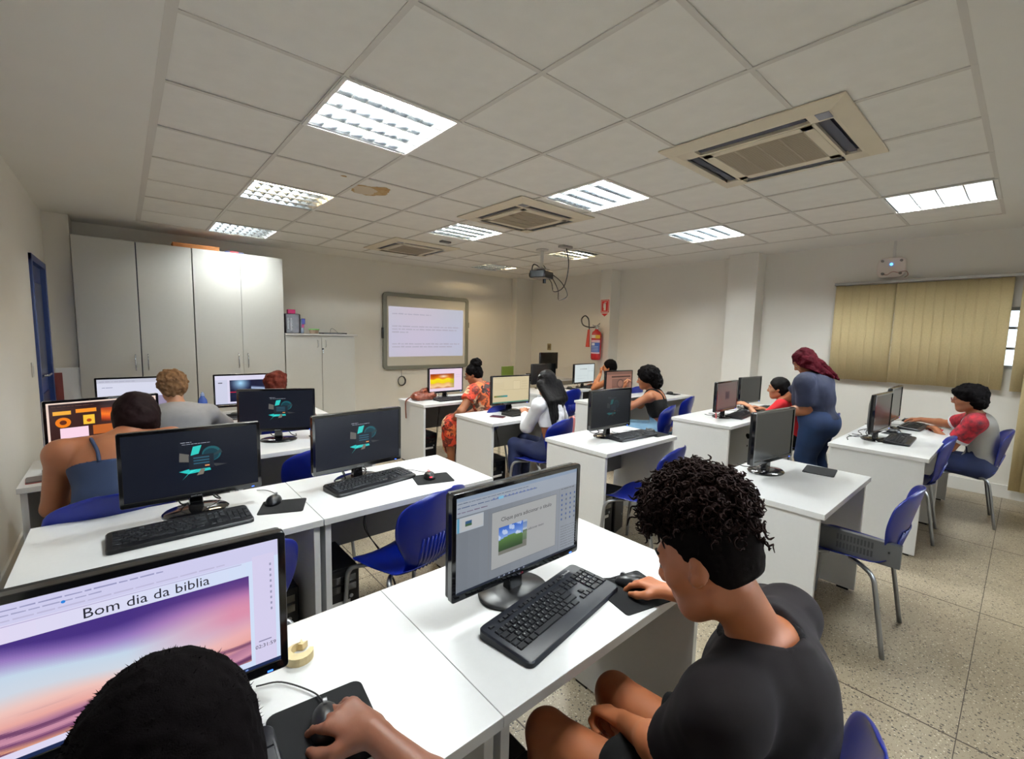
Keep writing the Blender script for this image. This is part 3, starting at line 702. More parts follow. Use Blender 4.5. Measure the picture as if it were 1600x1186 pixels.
CHAIRS = [ # key, x, y, rot(deg, + turns left), label
 ('p2', .90, .35, 2, 'blue chair under the curly-haired boy in the black shirt'),
 ('p1', .0, .12, 0, 'blue chair of the person whose dark head is at the bottom left'),
 ('r2l', .22, 1.84, 4, 'empty blue chair at the second-row left desk, seen right of the sunset-slide monitor'),
 ('r2r', 1.00, 1.90, 14, 'empty blue chair with ribbed back at the desk with the red-lit mouse'),
 ('r3l', -.08, 2.68, 5, 'blue chair under the bare-backed woman'),
 ('r3r', .84, 2.95, 8, 'empty blue chair tucked under the third-row desk behind two dark monitors'),
 ('r4l', .26, 4.00, 0, 'blue chair under the grey-shirted person with curly hair'),
 ('r4r', .99, 4.00, 0, 'blue chair under the person with reddish-brown hair'),
 ('c', 2.86, 3.74, 20, 'blue chair under the woman in the floral dress'),
 ('d', 2.76, 2.74, 10, 'blue chair with a pink strap under the long-haired woman in white'),
 ('e', 2.66, 1.66, 9, 'empty blue chair at the desk with the unlit monitor, behind the boy\'s curly head'),
 ('i1', 4.25, 2.62, 12, 'blue chair under the woman in the black tank top'),
 ('i2', 5.15, 2.87, 10, 'empty blue chair beyond the tank-top woman, near the right wall'),
 ('f2', 5.25, 1.42, 5, 'blue chair under the red-shirted girl'),
 ('g', 2.90, .53, 0, 'blue chair with a grey computer case lying on its seat'),
 ('h1', 4.74, .56, 4, 'empty blue chair at the desk below the window blinds'),
 ('h2', 5.55, .28, 6, 'blue chair under the girl with red sleeves'),
 ('j1', 4.46, 4.12, 5, 'blue chair behind the long-haired woman, at the farthest right row'),
 ('j2', 5.55, 3.86, 0, 'blue chair under the bare-shouldered person by the bright white screen'),
]
for k, (key, x, y, r, lab) in enumerate(CHAIRS):
    if k == 0: c = CH; c.location = (x, y, 0); c.rotation_euler = (0, 0, math.radians(r)); c['label'] = lab
    else: c = dup(CH, (x, y, 0), math.radians(r), lab)
    CHP[key] = c
# pink strap on the chair of the woman in white
c = CHP['d']; 
t = thing('pink_strap', 'pink strap hanging over the back of the long-haired woman\'s chair', 'strap', tuple(c.location), c.rotation_euler[2])
g = G(); pts = arc([(.055, -.215, .70), (.057, -.236, .795), (.057, -.256, .826), (.057, -.278, .80), (.06, -.268, .66), (.065, -.258, .60)], 5)
v = []
for p in pts: v += [p+Vector((-.014, 0, 0)), p+Vector((.014, 0, 0))]
g.add(v, [(2*k, 2*k+1, 2*k+3, 2*k+2) for k in range(len(pts)-1)]); mk('band', g, mat('pink_strap', (226, 140, 140), .6), t, smooth='all', solid=.003)
mk('buckle', G().box(.05, .08, -.270, -.252, .575, .60), mat('pink_strap2', (210, 120, 124), .4), t, bevel=.002)
# grey computer case lying on the chair seat
t = thing('desktop_case', 'slim grey computer case with vents standing on edge on the chair seat', 'computer case', (2.745, .545, .437), .02)
cs = mk('case', G().box(-.016, .016, -.235, .235, 0, .115), mat('case_grey', (88, 90, 92), .45), t, bevel=.003)
for z in (.025, .068):
    g = G()
    for q in range(11): g.box(-.0185, -.0155, -.13+.014*q, -.122+.014*q, z, z+.03)
    mk('vent_slots', g, mat('vent_dark', (52, 53, 56), .6), cs)
mk('screw', G().cyl((-.0185, -.19, .07), (-.0155, -.19, .07), .004, 8), M_blk, cs)
# ================================================================== towers
def make_tower(w_=.18, h=.37, d_=.42):
    t = thing('computer_tower', '', 'computer', (0, 0, 0), 0, 'black computer towers')
    mk('case', G().box(-w_/2, w_/2, .012, d_, 0.01, h), M_pc, t, bevel=.004)
    fr = mk('front_panel', G().box(-w_/2-.001, w_/2+.001, -.01, .012, 0.01, h+.001), M_blk, t, bevel=.006)
    mk('drive_bay', G().box(-w_/2+.016, w_/2-.016, -.0125, -.009, h-.065, h-.03), M_gloss, fr, bevel=.002)
    mk('drive_bay', G().box(-w_/2+.016, w_/2-.016, -.0125, -.009, h-.11, h-.075), M_gloss, fr, bevel=.002)
    mk('power_button', G().cyl((0.05, -.014, h-.14), (.05, -.009, h-.14), .009, 14), M_steel, fr, smooth=True)
    mk('sticker', G().box(-.06, .045, -.0125, -.0095, h-.175, h-.155), M_edge, fr)
    for s in (-1, 1): mk('foot', G().box(s*.06-.015, s*.06+.015, .03, d_-.03, 0, .012), M_blk, t)
    return t
TW = make_tower()
TOWERS = [('r2r', .73, 2.06, 'black tower under the desk with the red-lit mouse'), ('r1r', .70, .80, 'black tower beside the boy\'s knees, at the bottom edge'),
 ('d', 2.56, 3.12, 'black tower with a white sticker beside the long-haired woman\'s knees'), ('c', 2.57, 4.36, 'black tower under the desk with the brown bag'),
 ('e', 2.58, 1.92, 'black tower under the unlit monitor\'s desk'), ('g', 2.54, .72, 'black tower under the desk with the empty mouse pad'),
 ('r2l', .45, 2.05, 'black tower under the second-row left desk'), ('f1', 4.30, 1.98, 'black tower under the desk beside the red-shirted girl')]
for k, (key, x, y, lab) in enumerate(TOWERS):
    if k == 0: TW.location = (x, y, 0); TW['label'] = lab
    else: dup(TW, (x, y, 0), 0, lab)
t = thing('second_case', 'black box-shaped case standing behind the tower under the unlit monitor\'s desk', 'case', (2.86, 1.98, 0), .25)
mk('case_body', G().box(-.09, .09, 0, .3, 0, .33), M_pc, t, bevel=.006)
for z in (.12, .26): mk('screw_cap', G().cyl((.05, -.004, z), (.05, 0, z), .008, 10), M_steel, t)

# ================================================================== screens
def lerp(a, b, t): return tuple(a[i]+(b[i]-a[i])*t for i in range(3))
class Paint:
    """flat print on a screen: rectangles, polygons and a pixel grid, in screen units 0..1"""
    def __init__(s, W, H, y): s.W = W; s.H = H; s.y = y; s.g = G(); s.k = 0
    def P(s, u, v): return ((u-.5)*s.W, s.y-.00012*s.k, v*s.H)
    def rect(s, u0, v0, u1, v1, c): s.k += 1; s.g.add([s.P(u0, v0), s.P(u1, v0), s.P(u1, v1), s.P(u0, v1)], [(0, 1, 2, 3)], lin(c)); return s
    def poly(s, pts, c): s.k += 1; s.g.add([s.P(*p) for p in pts], [tuple(range(len(pts)))], lin(c)); return s
    def disc(s, u, v, r, c, asp=1.63): return s.poly([(u+r*math.cos(a), v+r*asp*math.sin(a)) for a in [2*PI*q/20 for q in range(20)]], c)
    def grid(s, u0, v0, u1, v1, nx, ny, fn):
        s.k += 1
        for a in range(nx):
            for b in range(ny):
                s.g.add([s.P(u0+(u1-u0)*a/nx, v0+(v1-v0)*b/ny), s.P(u0+(u1-u0)*(a+1)/nx, v0+(v1-v0)*b/ny), s.P(u0+(u1-u0)*(a+1)/nx, v0+(v1-v0)*(b+1)/ny), s.P(u0+(u1-u0)*a/nx, v0+(v1-v0)*(b+1)/ny)],
                        [(0, 1, 2, 3)], lin(fn((a+.5)/nx, (b+.5)/ny)))
        return s
    def words(s, u0, u1, v, h, c, seed=0):
        s.k += 1; rs = np.random.RandomState(seed); scribble(s.g, u0, u1, v, h, lin(c), lambda x, y: s.P(x, y), rs, gap=.3); return s
    def text(s, u, v, txt, size, c):
        s.k += 1; x, y, z = s.P(u, v); g2 = text_g(txt, size, T(x, y, z) @ MX, depth=0); s.g.add(g2.v, g2.f, lin(c)); return s
def ramp(stops, t):
    for (a, ca), (b, cb) in zip(stops, stops[1:]):
        if t <= b: return lerp(ca, cb, max(0, (t-a)/(b-a)))
    return stops[-1][1]
def p_login(p, dim=1.0):
    bg = tuple(x*dim for x in (10, 15, 28)); p.rect(0, 0, 1, 1, bg)
    D = lambda c: tuple(b+(x-b)*(dim if dim < 1 else 1) for x, b in zip(c, bg))
    p.disc(.63, .60, .075, D((20, 90, 98))); p.disc(.625, .585, .062, D((14, 56, 68)))
    p.poly([(.47, .60), (.49, .74), (.555, .755), (.53, .62)], D((46, 200, 190)))
    p.poly([(.385, .52), (.39, .66), (.46, .62), (.455, .50)], D((100, 98, 92)))
    p.poly([(.38, .36), (.60, .44), (.62, .33), (.45, .31)], D((40, 196, 190)))
    p.poly([(.40, .22), (.47, .36), (.52, .37), (.45, .31)], D((60, 220, 210)))
    p.poly([(.51, .27), (.545, .37), (.575, .36), (.56, .28)], D((120, 112, 100)))
    p.poly([(.62, .44), (.75, .40), (.66, .38)], D((60, 62, 64)))
    p.poly([(.62, .55), (.70, .66), (.715, .60)], D((40, 60, 66)))
    p.rect(.455, .37, .645, .60, D((26, 32, 42)))
    for v in (.545, .50, .455): p.rect(.49, v, .61, v+.02, D((42, 92, 112)))
    p.rect(.575, .405, .61, .425, D((226, 150, 90)))
    p.words(.40, .48, .815, .012, D((190, 195, 205)), 1); p.words(.41, .62, .785, .010, D((170, 176, 190)), 2)
def p_slide(p):   # sunset slide with heading
    W_ = (214, 220, 240)
    p.grid(0, 0, 1, 1, 16, 9, lambda u, v: lerp((226, 214, 240), (206, 222, 246), u))
    p.rect(.0, .87, 1, 1, (206, 204, 236)); p.words(.02, .6, .955, .013, (150, 150, 190), 4); p.words(.02, .42, .925, .012, (160, 160, 196), 5)
    p.words(.05, .8, .89, .014, (188, 184, 216), 6); p.disc(.32, .925, .006, (40, 130, 220))
    p.rect(.02, .86, .86, .865, (180, 170, 210))
    def sky(u, v):
        w = v+.10*math.sin(u*2.4)+.03*math.sin(u*9+v*5)
        c = ramp([(0, (196, 128, 108)), (.08, (214, 150, 126)), (.13, (120, 70, 112)), (.16, (206, 146, 168)), (.24, (176, 120, 150)), (.30, (232, 168, 160)), (.42, (238, 196, 188)), (.55, (206, 214, 226)), (.70, (196, 214, 232)), (.86, (150, 120, 190)), (1.0, (70, 48, 128))], w)
        if u > .5: c = lerp(c, (222, 126, 156), min(.8, (u-.5)*1.9)*math.exp(-((v-.62)/.26)**2))
        k_ = max(0, math.sin(u*6+v*34+1.5*math.sin(u*9))-.55)*2.2*max(0, min(1, (.34-v)*6)); c = lerp(c, (96, 52, 92), min(.75, k_))
        return c
    p.grid(.07, .07, .885, .76, 110, 64, sky)
    p.rect(.90, .02, .985, .90, (212, 206, 236)); p.words(.915, .965, .20, .012, (140, 136, 170), 8)
    for k in range(9): p.rect(.965, .80-.045*k, .972, .82-.045*k, (150, 150, 180))
    p.rect(.0, 0, 1, .028, (30, 44, 82)); 
    for k in range(8): p.rect(.58+.04*k, .008, .59+.04*k, .02, (120, 150, 210))
    p.text(.365, .785, 'Bom dia da biblia', .0255, (34, 34, 46)); p.text(.90, .155, '02:31:59', .011, (50, 50, 70))
def p_editor(p):
    p.grid(0, 0, 1, 1, 12, 8, lambda u, v: lerp((112, 118, 126), (138, 144, 152), u))
    p.rect(0, .80, 1, 1, (150, 158, 170)); p.rect(0, .955, 1, 1, (132, 148, 168))
    p.words(.01, .55, .93, .010, (80, 92, 112), 3); p.words(.01, .62, .885, .014, (86, 100, 130), 7); p.words(.01, .22, .835, .016, (110, 96, 118), 9)
    for k in range(12): p.rect(.26+.03*k, .885, .272+.03*k, .905, (94, 110, 160))
    p.rect(.30, .88, .34, .912, (120, 176, 205))
    p.rect(.0, .64, .19, .79, (170, 178, 186)); p.rect(.005, .64, .02, .79, (90, 150, 180)); p.rect(.035, .655, .185, .78, (176, 178, 180)); p.rect(.06, .69, .105, .745, (50, 84, 120))
    p.rect(.06, .69, .105, .715, (60, 90, 60))
    p.rect(.225, .04, .235, .78, (118, 122, 128)); p.rect(.25, .11, .80, .75, (98, 102, 108)); p.rect(.252, .114, .798, .746, (158, 160, 160))
    def land(u, v):
        if v > .45+.12*math.sin(u*3): c = lerp((150, 176, 220), (44, 92, 188), (v-.4)/.6); 
        else: c = lerp((40, 66, 36), (84, 120, 62), v*2)
        if v > .5 and math.sin(u*11+2)*math.sin(v*13+u*5) > .3: c = lerp(c, (210, 218, 230), .7)
        return c
    p.rect(.305, .25, .535, .56, (112, 112, 104)); p.grid(.305, .29, .50, .56, 36, 26, land); p.grid(.50, .33, .535, .56, 6, 20, lambda u, v: lerp(land(.9, v), (150, 156, 150), .45))
    p.text(.32, .625, 'Clique para adicionar o título', .0170, (30, 31, 36)); p.text(.50, .425, 'para adicionar texto', .0105, (62, 64, 70))
    p.rect(.825, .03, .828, .80, (118, 122, 128)); p.words(.84, .97, .785, .012, (80, 84, 92), 11)
    for a in range(4):
        for b in range(6): p.rect(.845+.04*a, .70-.06*b, .857+.04*a, .725-.06*b, (66, 88, 140) if (a*b) % 2 == 0 else (92, 96, 110))
    for k in range(9): p.words(.84, .99, .32-.032*k, .010, (104, 108, 116), 20+k)
    p.rect(0, 0, 1, .028, (34, 40, 52))
    for k in range(6): p.rect(.30+.04*k, .006, .312+.04*k, .022, (150, 160, 180))
def p_orange(p):
    p.rect(0, 0, 1, 1, (240, 214, 200)); p.rect(.02, .02, .98, .97, (58, 30, 26)); p.rect(.02, .88, .98, .97, (42, 22, 24)); p.words(.04, .4, .91, .014, (120, 80, 60), 2)
    p.rect(.05, .74, .20, .82, (244, 176, 60)); p.rect(.24, .76, .42, .84, (250, 150, 40)); p.rect(.46, .52, .96, .82, (214, 90, 20))
    p.grid(.46, .52, .96, .82, 24, 12, lambda u, v: ramp([(0, (60, 24, 8)), (.3, (200, 70, 10)), (.6, (250, 130, 20)), (1, (170, 60, 10))], v+.1*math.sin(u*9)))
    p.disc(.13, .58, .065, (240, 130, 20)); p.disc(.13, .58, .03, (90, 30, 8)); p.rect(.30, .50, .40, .70, (248, 196, 60)); p.disc(.35, .58, .022, (180, 70, 16))
    p.rect(.10, .24, .34, .46, (250, 214, 232)); p.rect(.38, .26, .7, .46, (190, 100, 40)); p.rect(.1, .06, .9, .2, (80, 44, 30))
def p_doc(p, c=(214, 216, 234)):
    p.rect(0, 0, 1, 1, c); p.rect(0, .88, 1, 1, tuple(x*.9 for x in c)); p.words(.03, .5, .92, .02, (150, 150, 178), 3); p.words(.06, .2, .74, .02, (100, 110, 150), 5)
    p.rect(.55, .1, .97, .45, (150, 140, 168)); p.rect(.0, 0, 1, .04, (50, 60, 90))
def p_space(p):
    p.rect(0, 0, 1, 1, (218, 214, 236)); p.rect(.0, .0, .2, .86, (204, 206, 228)); p.rect(.05, .74, .12, .77, (40, 40, 60))
    def sp(u, v):
        c = (12, 20, 52); d = math.hypot((u-.25)*1.6, v-.85)
        c = lerp(c, (170, 220, 250), max(0, 1-d*2.4)); d2 = abs(v-.72+.2*u)
        if u > .5: c = lerp(c, (180, 200, 230), max(0, 1-d2*9))
        if abs(v-.45) < .03 and u < .4: c = (200, 30, 60)
        return c
    p.grid(.24, .10, .97, .84, 40, 28, sp); p.rect(0, 0, 1, .035, (26, 30, 44))
def p_autumn(p):
    p.rect(0, 0, 1, 1, (232, 208, 226)); p.words(.04, .7, .92, .016, (200, 180, 200), 3)
    def au(u, v):
        c = ramp([(0, (196, 120, 60)), (.12, (244, 206, 160)), (.34, (236, 176, 96)), (.38, (240, 214, 10)), (.62, (248, 226, 20)), (.7, (226, 120, 10)), (1, (150, 50, 10))], v+.04*math.sin(u*15))
        c = lerp(c, (255, 246, 236), max(0, .9-math.hypot((u-.55)*1.6, (v-.82)*2.6)*2.2))
        if u > .8: c = lerp(c, (110, 120, 30), (u-.8)*2.5)
        return c
    p.grid(.02, .13, .75, .78, 40, 24, au); p.words(.80, .97, .7, .012, (190, 176, 204), 4); p.words(.80, .95, .6, .012, (190, 176, 204), 5)
def p_beige(p):
    p.rect(0, 0, 1, 1, (206, 190, 152)); p.words(.02, .5, .95, .014, (168, 150, 116), 3); p.rect(.55, .5, .75, .84, (184, 166, 130)); p.rect(.555, .505, .745, .83, (212, 196, 158))
    p.rect(.04, .22, .40, .29, (140, 126, 60)); p.grid(.04, .22, .40, .29, 16, 2, lambda u, v: lerp((132, 118, 50), (40, 140, 150), u))
    for k in range(5): p.words(.04, .3, .76-.06*k, .012, (178, 160, 124), 4+k)
    for k in range(3): p.words(.8, .96, .8-.1*k, .014, (172, 154, 118), 10+k)
    p.rect(.3, .49, .98, .50, (176, 158, 122)); p.rect(.0, 0, 1, .04, (70, 130, 110))
def p_pink(p, dim=1.):
    c = tuple(x*dim for x in (150, 108, 92)); p.rect(0, 0, 1, 1, c); p.rect(.2, .72, .95, .79, tuple(x*.5 for x in c)); p.rect(.22, .1, .92, .66, tuple(x*.84 for x in c))
    p.disc(.55, .42, .14, tuple(x*.66 for x in c)); p.disc(.55, .42, .10, tuple(x*.95 for x in c)); p.words(.24, .9, .3, .02, tuple(x*.6 for x in c), 4); p.rect(0, .86, 1, 1, tuple(x*.8 for x in c))
def p_white(p):
    p.rect(0, 0, 1, 1, (206, 216, 216)); 
    for k in range(5): p.rect(.28+.07*k, .72, .30+.075*k, .76, (70, 70, 74))
    p.rect(.12, .36, .66, .37, (176, 188, 190)); p.rect(.68, .1, .69, .9, (184, 194, 198)); p.words(.7, .96, .6, .02, (150, 170, 176), 6); p.words(.1, .5, .2, .02, (170, 178, 182), 7)
def p_brownish(p):
    p.rect(0, 0, 1, 1, (98, 84, 80)); p.rect(.40, .36, .62, .66, (72, 64, 66)); p.rect(.44, .40, .58, .62, (58, 54, 60)); p.words(.05, .6, .9, .02, (80, 72, 72), 4); p.rect(0, 0, 1, .05, (70, 62, 62))
def p_dimgrey(p): p.rect(0, 0, 1, 1, (66, 70, 72)); p.rect(0, 0, 1, .04, (52, 56, 60)); p.rect(.03, .1, .97, .9, (70, 74, 76))

MW, MHH = .49, .30
def monitor(x, y, yaw, label, paint=None, W=MW, H=MHH, zb=.072, base='round', logo=None, lcol=(170, 174, 180), z0=DZT, off=False, power=True, tilt=0, by=None):
    t = thing('monitor', label, 'monitor', (x, y, z0), yaw, 'computer monitors')
    h0 = zb; b = .014
    K = T(0, 0, h0) @ Matrix.Rotation(tilt, 4, 'X') @ T(0, 0, 0)
    def tl(g): g.v = [tuple(K @ Vector(p)) for p in g.v]; return g
    fr = G(); pts_o = rrect(W, H, .008, 3, 0, H/2); pts_i = rrect(W-2*b, H-2*b-.008, .001, 3, 0, H/2+.004); n = len(pts_o)
    v = [(a, .0, c) for a, c in pts_o]+[(a, -.018, c) for a, c in pts_o]+[(a, -.018, c) for a, c in pts_i]+[(a, -.013, c) for a, c in pts_i]
    fr.add(v, [(a*n+k, a*n+(k+1) % n, (a+1)*n+(k+1) % n, (a+1)*n+k) for a in range(3) for k in range(n)])
    mk('bezel', tl(fr), M_gloss, t, smooth=True, bevel=.0015)
    bk = G(); pb = rrect(W-.004, H-.004, .01, 3, 0, H/2); pm = rrect(W*.72, H*.66, .03, 3, 0, H/2-.01); n = len(pb)
    bk.add([(a, 0, c) for a, c in pb]+[(a, .016, c) for a, c in pb]+[(a, .042, c) for a, c in pm],
           [(a*n+k, (a+1)*n+k, (a+1)*n+(k+1) % n, a*n+(k+1) % n) for a in range(2) for k in range(n)]+[tuple(2*n+k for k in range(n))[::-1]])
    mk('back_shell', tl(bk), M_blk, t, smooth=True)
    sw, sh = W-2*b+.002, H-2*b-.008+.002
    sc = mk('screen', tl(G().box(-sw/2, sw/2, -.0135, -.003, H/2+.004-sh/2, H/2+.004+sh/2)), M_scr, t)
    if paint:
        p = Paint(sw-.002, sh-.002, -.0138); paint(p); g = p.g
        z_ = H/2+.004-sh/2+.001; g.v = [(a, c, d+z_) for a, c, d in g.v]
        mk('screen_picture', tl(g), M_img, sc)
    if logo:
        g = text_g(logo, .0085, K @ T(0, -.0184, .005) @ MX, depth=.0002, align='CENTER'); mk('brand_lettering', g, mat('logo_%d_%d_%d' % lcol, lcol, .3), t)
    if power: mk('power_light', tl(G().box(W/2-.04, W/2-.03, -.0188, -.017, .004, .007)), mat('blue_power', (60, 110, 255), .3, emit=((50, 100, 255), 4 if paint else .4)), t)
    yb = .02 if by is None else by
    if base == 'round':
        mk('stand_base', G().lathe([(0, 0), (.118, 0), (.120, .006), (.112, .012), (.05, .017), (0, .018)], 36, M=T(0, yb, 0), sy=.78), M_gloss, t, smooth=True)
    else:
        mk('stand_base', G().lathe([(0, 0), (.113, 0), (.115, .008), (.108, .014), (.03, .02), (0, .022)], 40, M=T(0, yb, 0), sy=.82), M_blk, t, smooth=True)
    g = G(); g.add([(-.028, yb-.012, .012), (.028, yb-.012, .012), (.028, yb+.02, .012), (-.028, yb+.02, .012), (-.02, .004, h0+.02), (.02, .004, h0+.02), (.02, .03, h0+.05), (-.02, .03, h0+.05)],
                   [(3, 2, 1, 0), (0, 1, 5, 4), (1, 2, 6, 5), (2, 3, 7, 6), (3, 0, 4, 7), (4, 5, 6, 7)])
    mk('stand_neck', g, M_gloss, t, bevel=.004)
    g = G().tube(arc([(.03, .03, h0+.08), (.05, .075, h0), (.075, .07, .03), (.10, .12, .004), (.09, .2, .003)], 5), .003, 6)
    g.tube(arc([(-.03, .03, h0+.08), (-.055, .07, h0-.01), (-.05, .06, .03), (-.02, .14, .004), (0, .2, .003)], 5), .003, 6)
    mk('monitor_cable', g, M_cable, t, smooth='all')
    return t
R_d = math.radians
monitor(-.01, 1.0, R_d(-2), 'large monitor at the bottom left showing a sunset slide headed Bom dia da biblia', p_slide, tilt=-.0, zb=.075)
monitor(.872, .955, R_d(-1), 'monitor in front of the curly-haired boy showing a slide being edited', p_editor, base='big', logo='LG', lcol=(190, 40, 60), W=.495, H=.30)
monitor(.205, 2.27, R_d(-1), 'dark monitor with teal shapes at the second-row desk by the left wall', p_login, logo='SAMSUNG')
monitor(.915, 2.275, R_d(5), 'dark monitor with teal shapes above the red-lit mouse', p_login, logo='SAMSUNG')
monitor(-.10, 3.50, R_d(14), 'monitor with orange pictures in front of the bare-backed woman', p_orange, W=.51, H=.30)
monitor(.80, 3.43, R_d(-22), 'dark monitor with teal shapes in the third row, in front of the reddish-brown hair', p_login, logo='SAMSUNG')
monitor(.06, 4.76, R_d(-2), 'monitor with a pale document, partly hidden by the curly-haired grey-shirted person', p_doc)
monitor(.83, 4.70, R_d(-3), 'monitor with a blue space picture below the low cupboard', p_space)
monitor(2.92, 4.58, R_d(1), 'monitor with a yellow autumn picture in front of the floral-dressed woman', p_autumn)
monitor(2.99, 3.46, R_d(-4), 'monitor with a beige screen in front of the long-haired woman', p_beige)
monitor(2.87, 2.12, R_d(-4), 'unlit black monitor in the middle column with a faint figure', lambda p: p_login(p, .42), H=.31, W=.47)
monitor(2.90, .96, R_d(-7), 'grey-screened monitor on the desk with the empty mouse pad, behind the boy\'s head', None, H=.31, W=.46)
monitor(4.58, 1.97, R_d(1), 'monitor with a reddish-brown screen left of the red-shirted girl', p_brownish)
monitor(5.40, 2.06, R_d(-4), 'grey-screened monitor in front of the red-shirted girl', None)
monitor(4.62, .745, R_d(-3), 'nearer of the two grey monitors below the window blinds', None, H=.315)
monitor(5.42, .785, R_d(0), 'farther of the two grey monitors below the window blinds', None, H=.315)
monitor(4.67, 3.34, R_d(-8), 'monitor with a brownish pink picture by the woman in the tank top', p_pink, W=.47)
monitor(5.29, 4.42, R_d(4), 'bright white monitor in front of the bare-shouldered person', p_white, W=.52)
monitor(4.66, 4.66, R_d(0), 'black unlit monitor behind the long-haired woman\'s head', None, power=False)
monitor(5.74, 5.62, R_d(2), 'black monitor standing highest in the far corner, above the black machine', None, z0=.83, W=.46, power=False)
# ================================================================== keyboards, mice, pads
def kb_layout():
    """(x, y, w, d) of every key, centred on the board"""
    K = []; p = .0191; x0 = -.21
    def row(y, start, ws, h=.0165):
        x = start
        for w_ in ws:
            if w_ > 0: K.append((x+w_*p/2, y, w_*p-.0024, h))
            x += abs(w_)*p
    row(.062, x0, [1, -1]+[1]*4+[-.5]+[1]*4+[-.5]+[1]*4, .011)
    row(.036, x0, [1]*13+[2]); row(.0175, x0, [1.5]+[1]*12+[1.5]); row(-.001, x0, [1.75]+[1]*11+[2.25])
    row(-.0195, x0, [1.25]+[1]*11+[2.75]); row(-.038, x0, [1.5, 1, 1.25, 5.75, 1.25, 1, 1, 1.5, ])
    nx = x0+15.3*p
    row(.062, nx, [1, 1, 1], .011); row(.036, nx, [1, 1, 1]); row(.0175, nx, [1, 1, 1]); row(-.0195, nx, [-1, 1, -1]); row(-.038, nx, [1, 1, 1])
    nx += 3.3*p
    row(.036, nx, [1, 1, 1, 1]); row(.0175, nx, [1, 1, 1]); row(-.001, nx, [1, 1, 1]); row(-.0195, nx, [1, 1, 1]); row(-.038, nx, [2, 1])
    K.append((nx+3.5*p, .0085, p-.0024, .0345)); K.append((nx+3.5*p, -.029, p-.0024, .0345))
    return K
KEYS = kb_layout()
def keycap(g, w_, d_, M=None):
    a, b = w_/2, d_/2; c = .0014
    v = [(-a, -b, 0), (a, -b, 0), (a, b, 0), (-a, b, 0), (-a+c, -b+c, .0045), (a-c, -b+c, .0045), (a-c, b-c, .005), (-a+c, b-c, .005)]
    if M is not None: v = [M @ Vector(p) for p in v]
    return g.add(v, [(3, 2, 1, 0), (0, 1, 5, 4), (1, 2, 6, 5), (2, 3, 7, 6), (3, 0, 4, 7), (4, 5, 6, 7)])
GLYPH = "\u001b F F F F F F F F F F F F '1234567890-=< >QWERTYUIOP'[  ASDFGHJKLC~] "
def kb_body(t, W=.455, D=.165, mt=None):
    pts = rrect(W, D, .018, 5, 0, -.004); n = len(pts); g = G()
    zt = lambda y, dz: .012+dz+.010*(y+.09)/.17
    v = [(x, y, .001) for x, y in pts]+[(x, y, zt(y, 0)) for x, y in pts]+[(x*.985, (y+.004)*.965-.004, zt(y, .004)) for x, y in pts]
    g.add(v, [(a*n+k, a*n+(k+1) % n, (a+1)*n+(k+1) % n, (a+1)*n+k) for a in range(2) for k in range(n)]+[tuple(2*n+k for k in range(n)), tuple(range(n))[::-1]])
    return mk('board_body', g, mt or M_blk, t, smooth=True)
def kz(y): return .0155+.010*(y+.09)/.17
def make_keyboard_simple():
    t = thing('keyboard', '', 'keyboard', (0, 0, 0), 0, 'black keyboards'); kb_body(t)
    g = G()
    for x, y, w_, d_ in KEYS: keycap(g, w_, d_, T(x, y-.008, kz(y)) @ Matrix.Rotation(.058, 4, 'X'))
    k = mk('keys', g, M_key, t); k['kind'] = 'stuff'
    mk('keyboard_cable', G().tube(arc([(.02, .078, .008), (.03, .12, .004), (.0, .17, .003), (.02, .22, .003)], 5), .002, 5), M_cable, t, smooth='all')
    return t
KB = make_keyboard_simple()
KBS = [(-.045, .835, -2, 'black keyboard in front of the dark-haired person at the bottom left, only its corner visible'),
 (.145, 2.095, 1, 'long black keyboard at the second-row desk by the left wall'), (.945, 2.185, 8, 'black keyboard beside the red-lit mouse'),
 (3.02, 2.01, -4, 'black keyboard under the unlit monitor of the middle column'), (4.80, 1.91, 6, 'black keyboard in front of the reddish-brown screen'),
 (4.74, .63, 2, 'nearer keyboard on the desk pair below the window blinds'), (5.62, .66, -2, 'keyboard beside the girl with red sleeves'),
 (3.00, 3.28, 4, 'black keyboard in front of the long-haired woman in white'), (2.93, 4.44, 2, 'black keyboard in front of the floral-dressed woman'),
 (5.50, 4.40, 4, 'black keyboard below the bright white screen'), (4.78, 3.16, 0, 'black keyboard in front of the tank-top woman'),
 (5.50, 1.92, 0, 'black keyboard in front of the red-shirted girl'), (-.12, 3.30, 8, 'black keyboard in front of the bare-backed woman'),
 (.10, 4.55, 0, 'black keyboard in front of the grey-shirted person'), (.86, 4.50, 0, 'black keyboard below the blue-picture monitor')]
for k, (x, y, r, lab) in enumerate(KBS):
    if k == 0: KB.location = (x, y, DZT); KB.rotation_euler = (0, 0, R_d(r)); KB['label'] = lab
    else: dup(KB, (x, y, DZT), R_d(r), lab)
# the boy's keyboard: every key its own object
t = thing('keyboard', 'large black keyboard in front of the curly-haired boy', 'keyboard', (.90, .828, DZT), R_d(9), 'black keyboards')
kb_body(t, .455, .178, mat('blue_black_plastic', (14, 18, 28), .42, spec=.3, bump=(900, .08, .0005))); cache = {}
for x, y, w_, d_ in KEYS:
    kk = (round(w_, 4), round(d_, 4))
    if kk not in cache: o = mk('key', keycap(G(), w_, d_), M_key, t, bevel=.0006, seg=1); cache[kk] = o.data
    else:
        o = link(bpy.data.objects.new('key', cache[kk]), t); md = o.modifiers.new('bevel', 'BEVEL'); md.width = .0006; md.segments = 1
    o.location = (x, y-.002, kz(y)); o.rotation_euler = (.058, 0, 0)
rows = {.036: "'1234567890-=", .0175: " QWERTYUIOP'[", -.001: " ASDFGHJKLÇ~", -.0195: " ZXCVBNM,.;/"}
g = G()
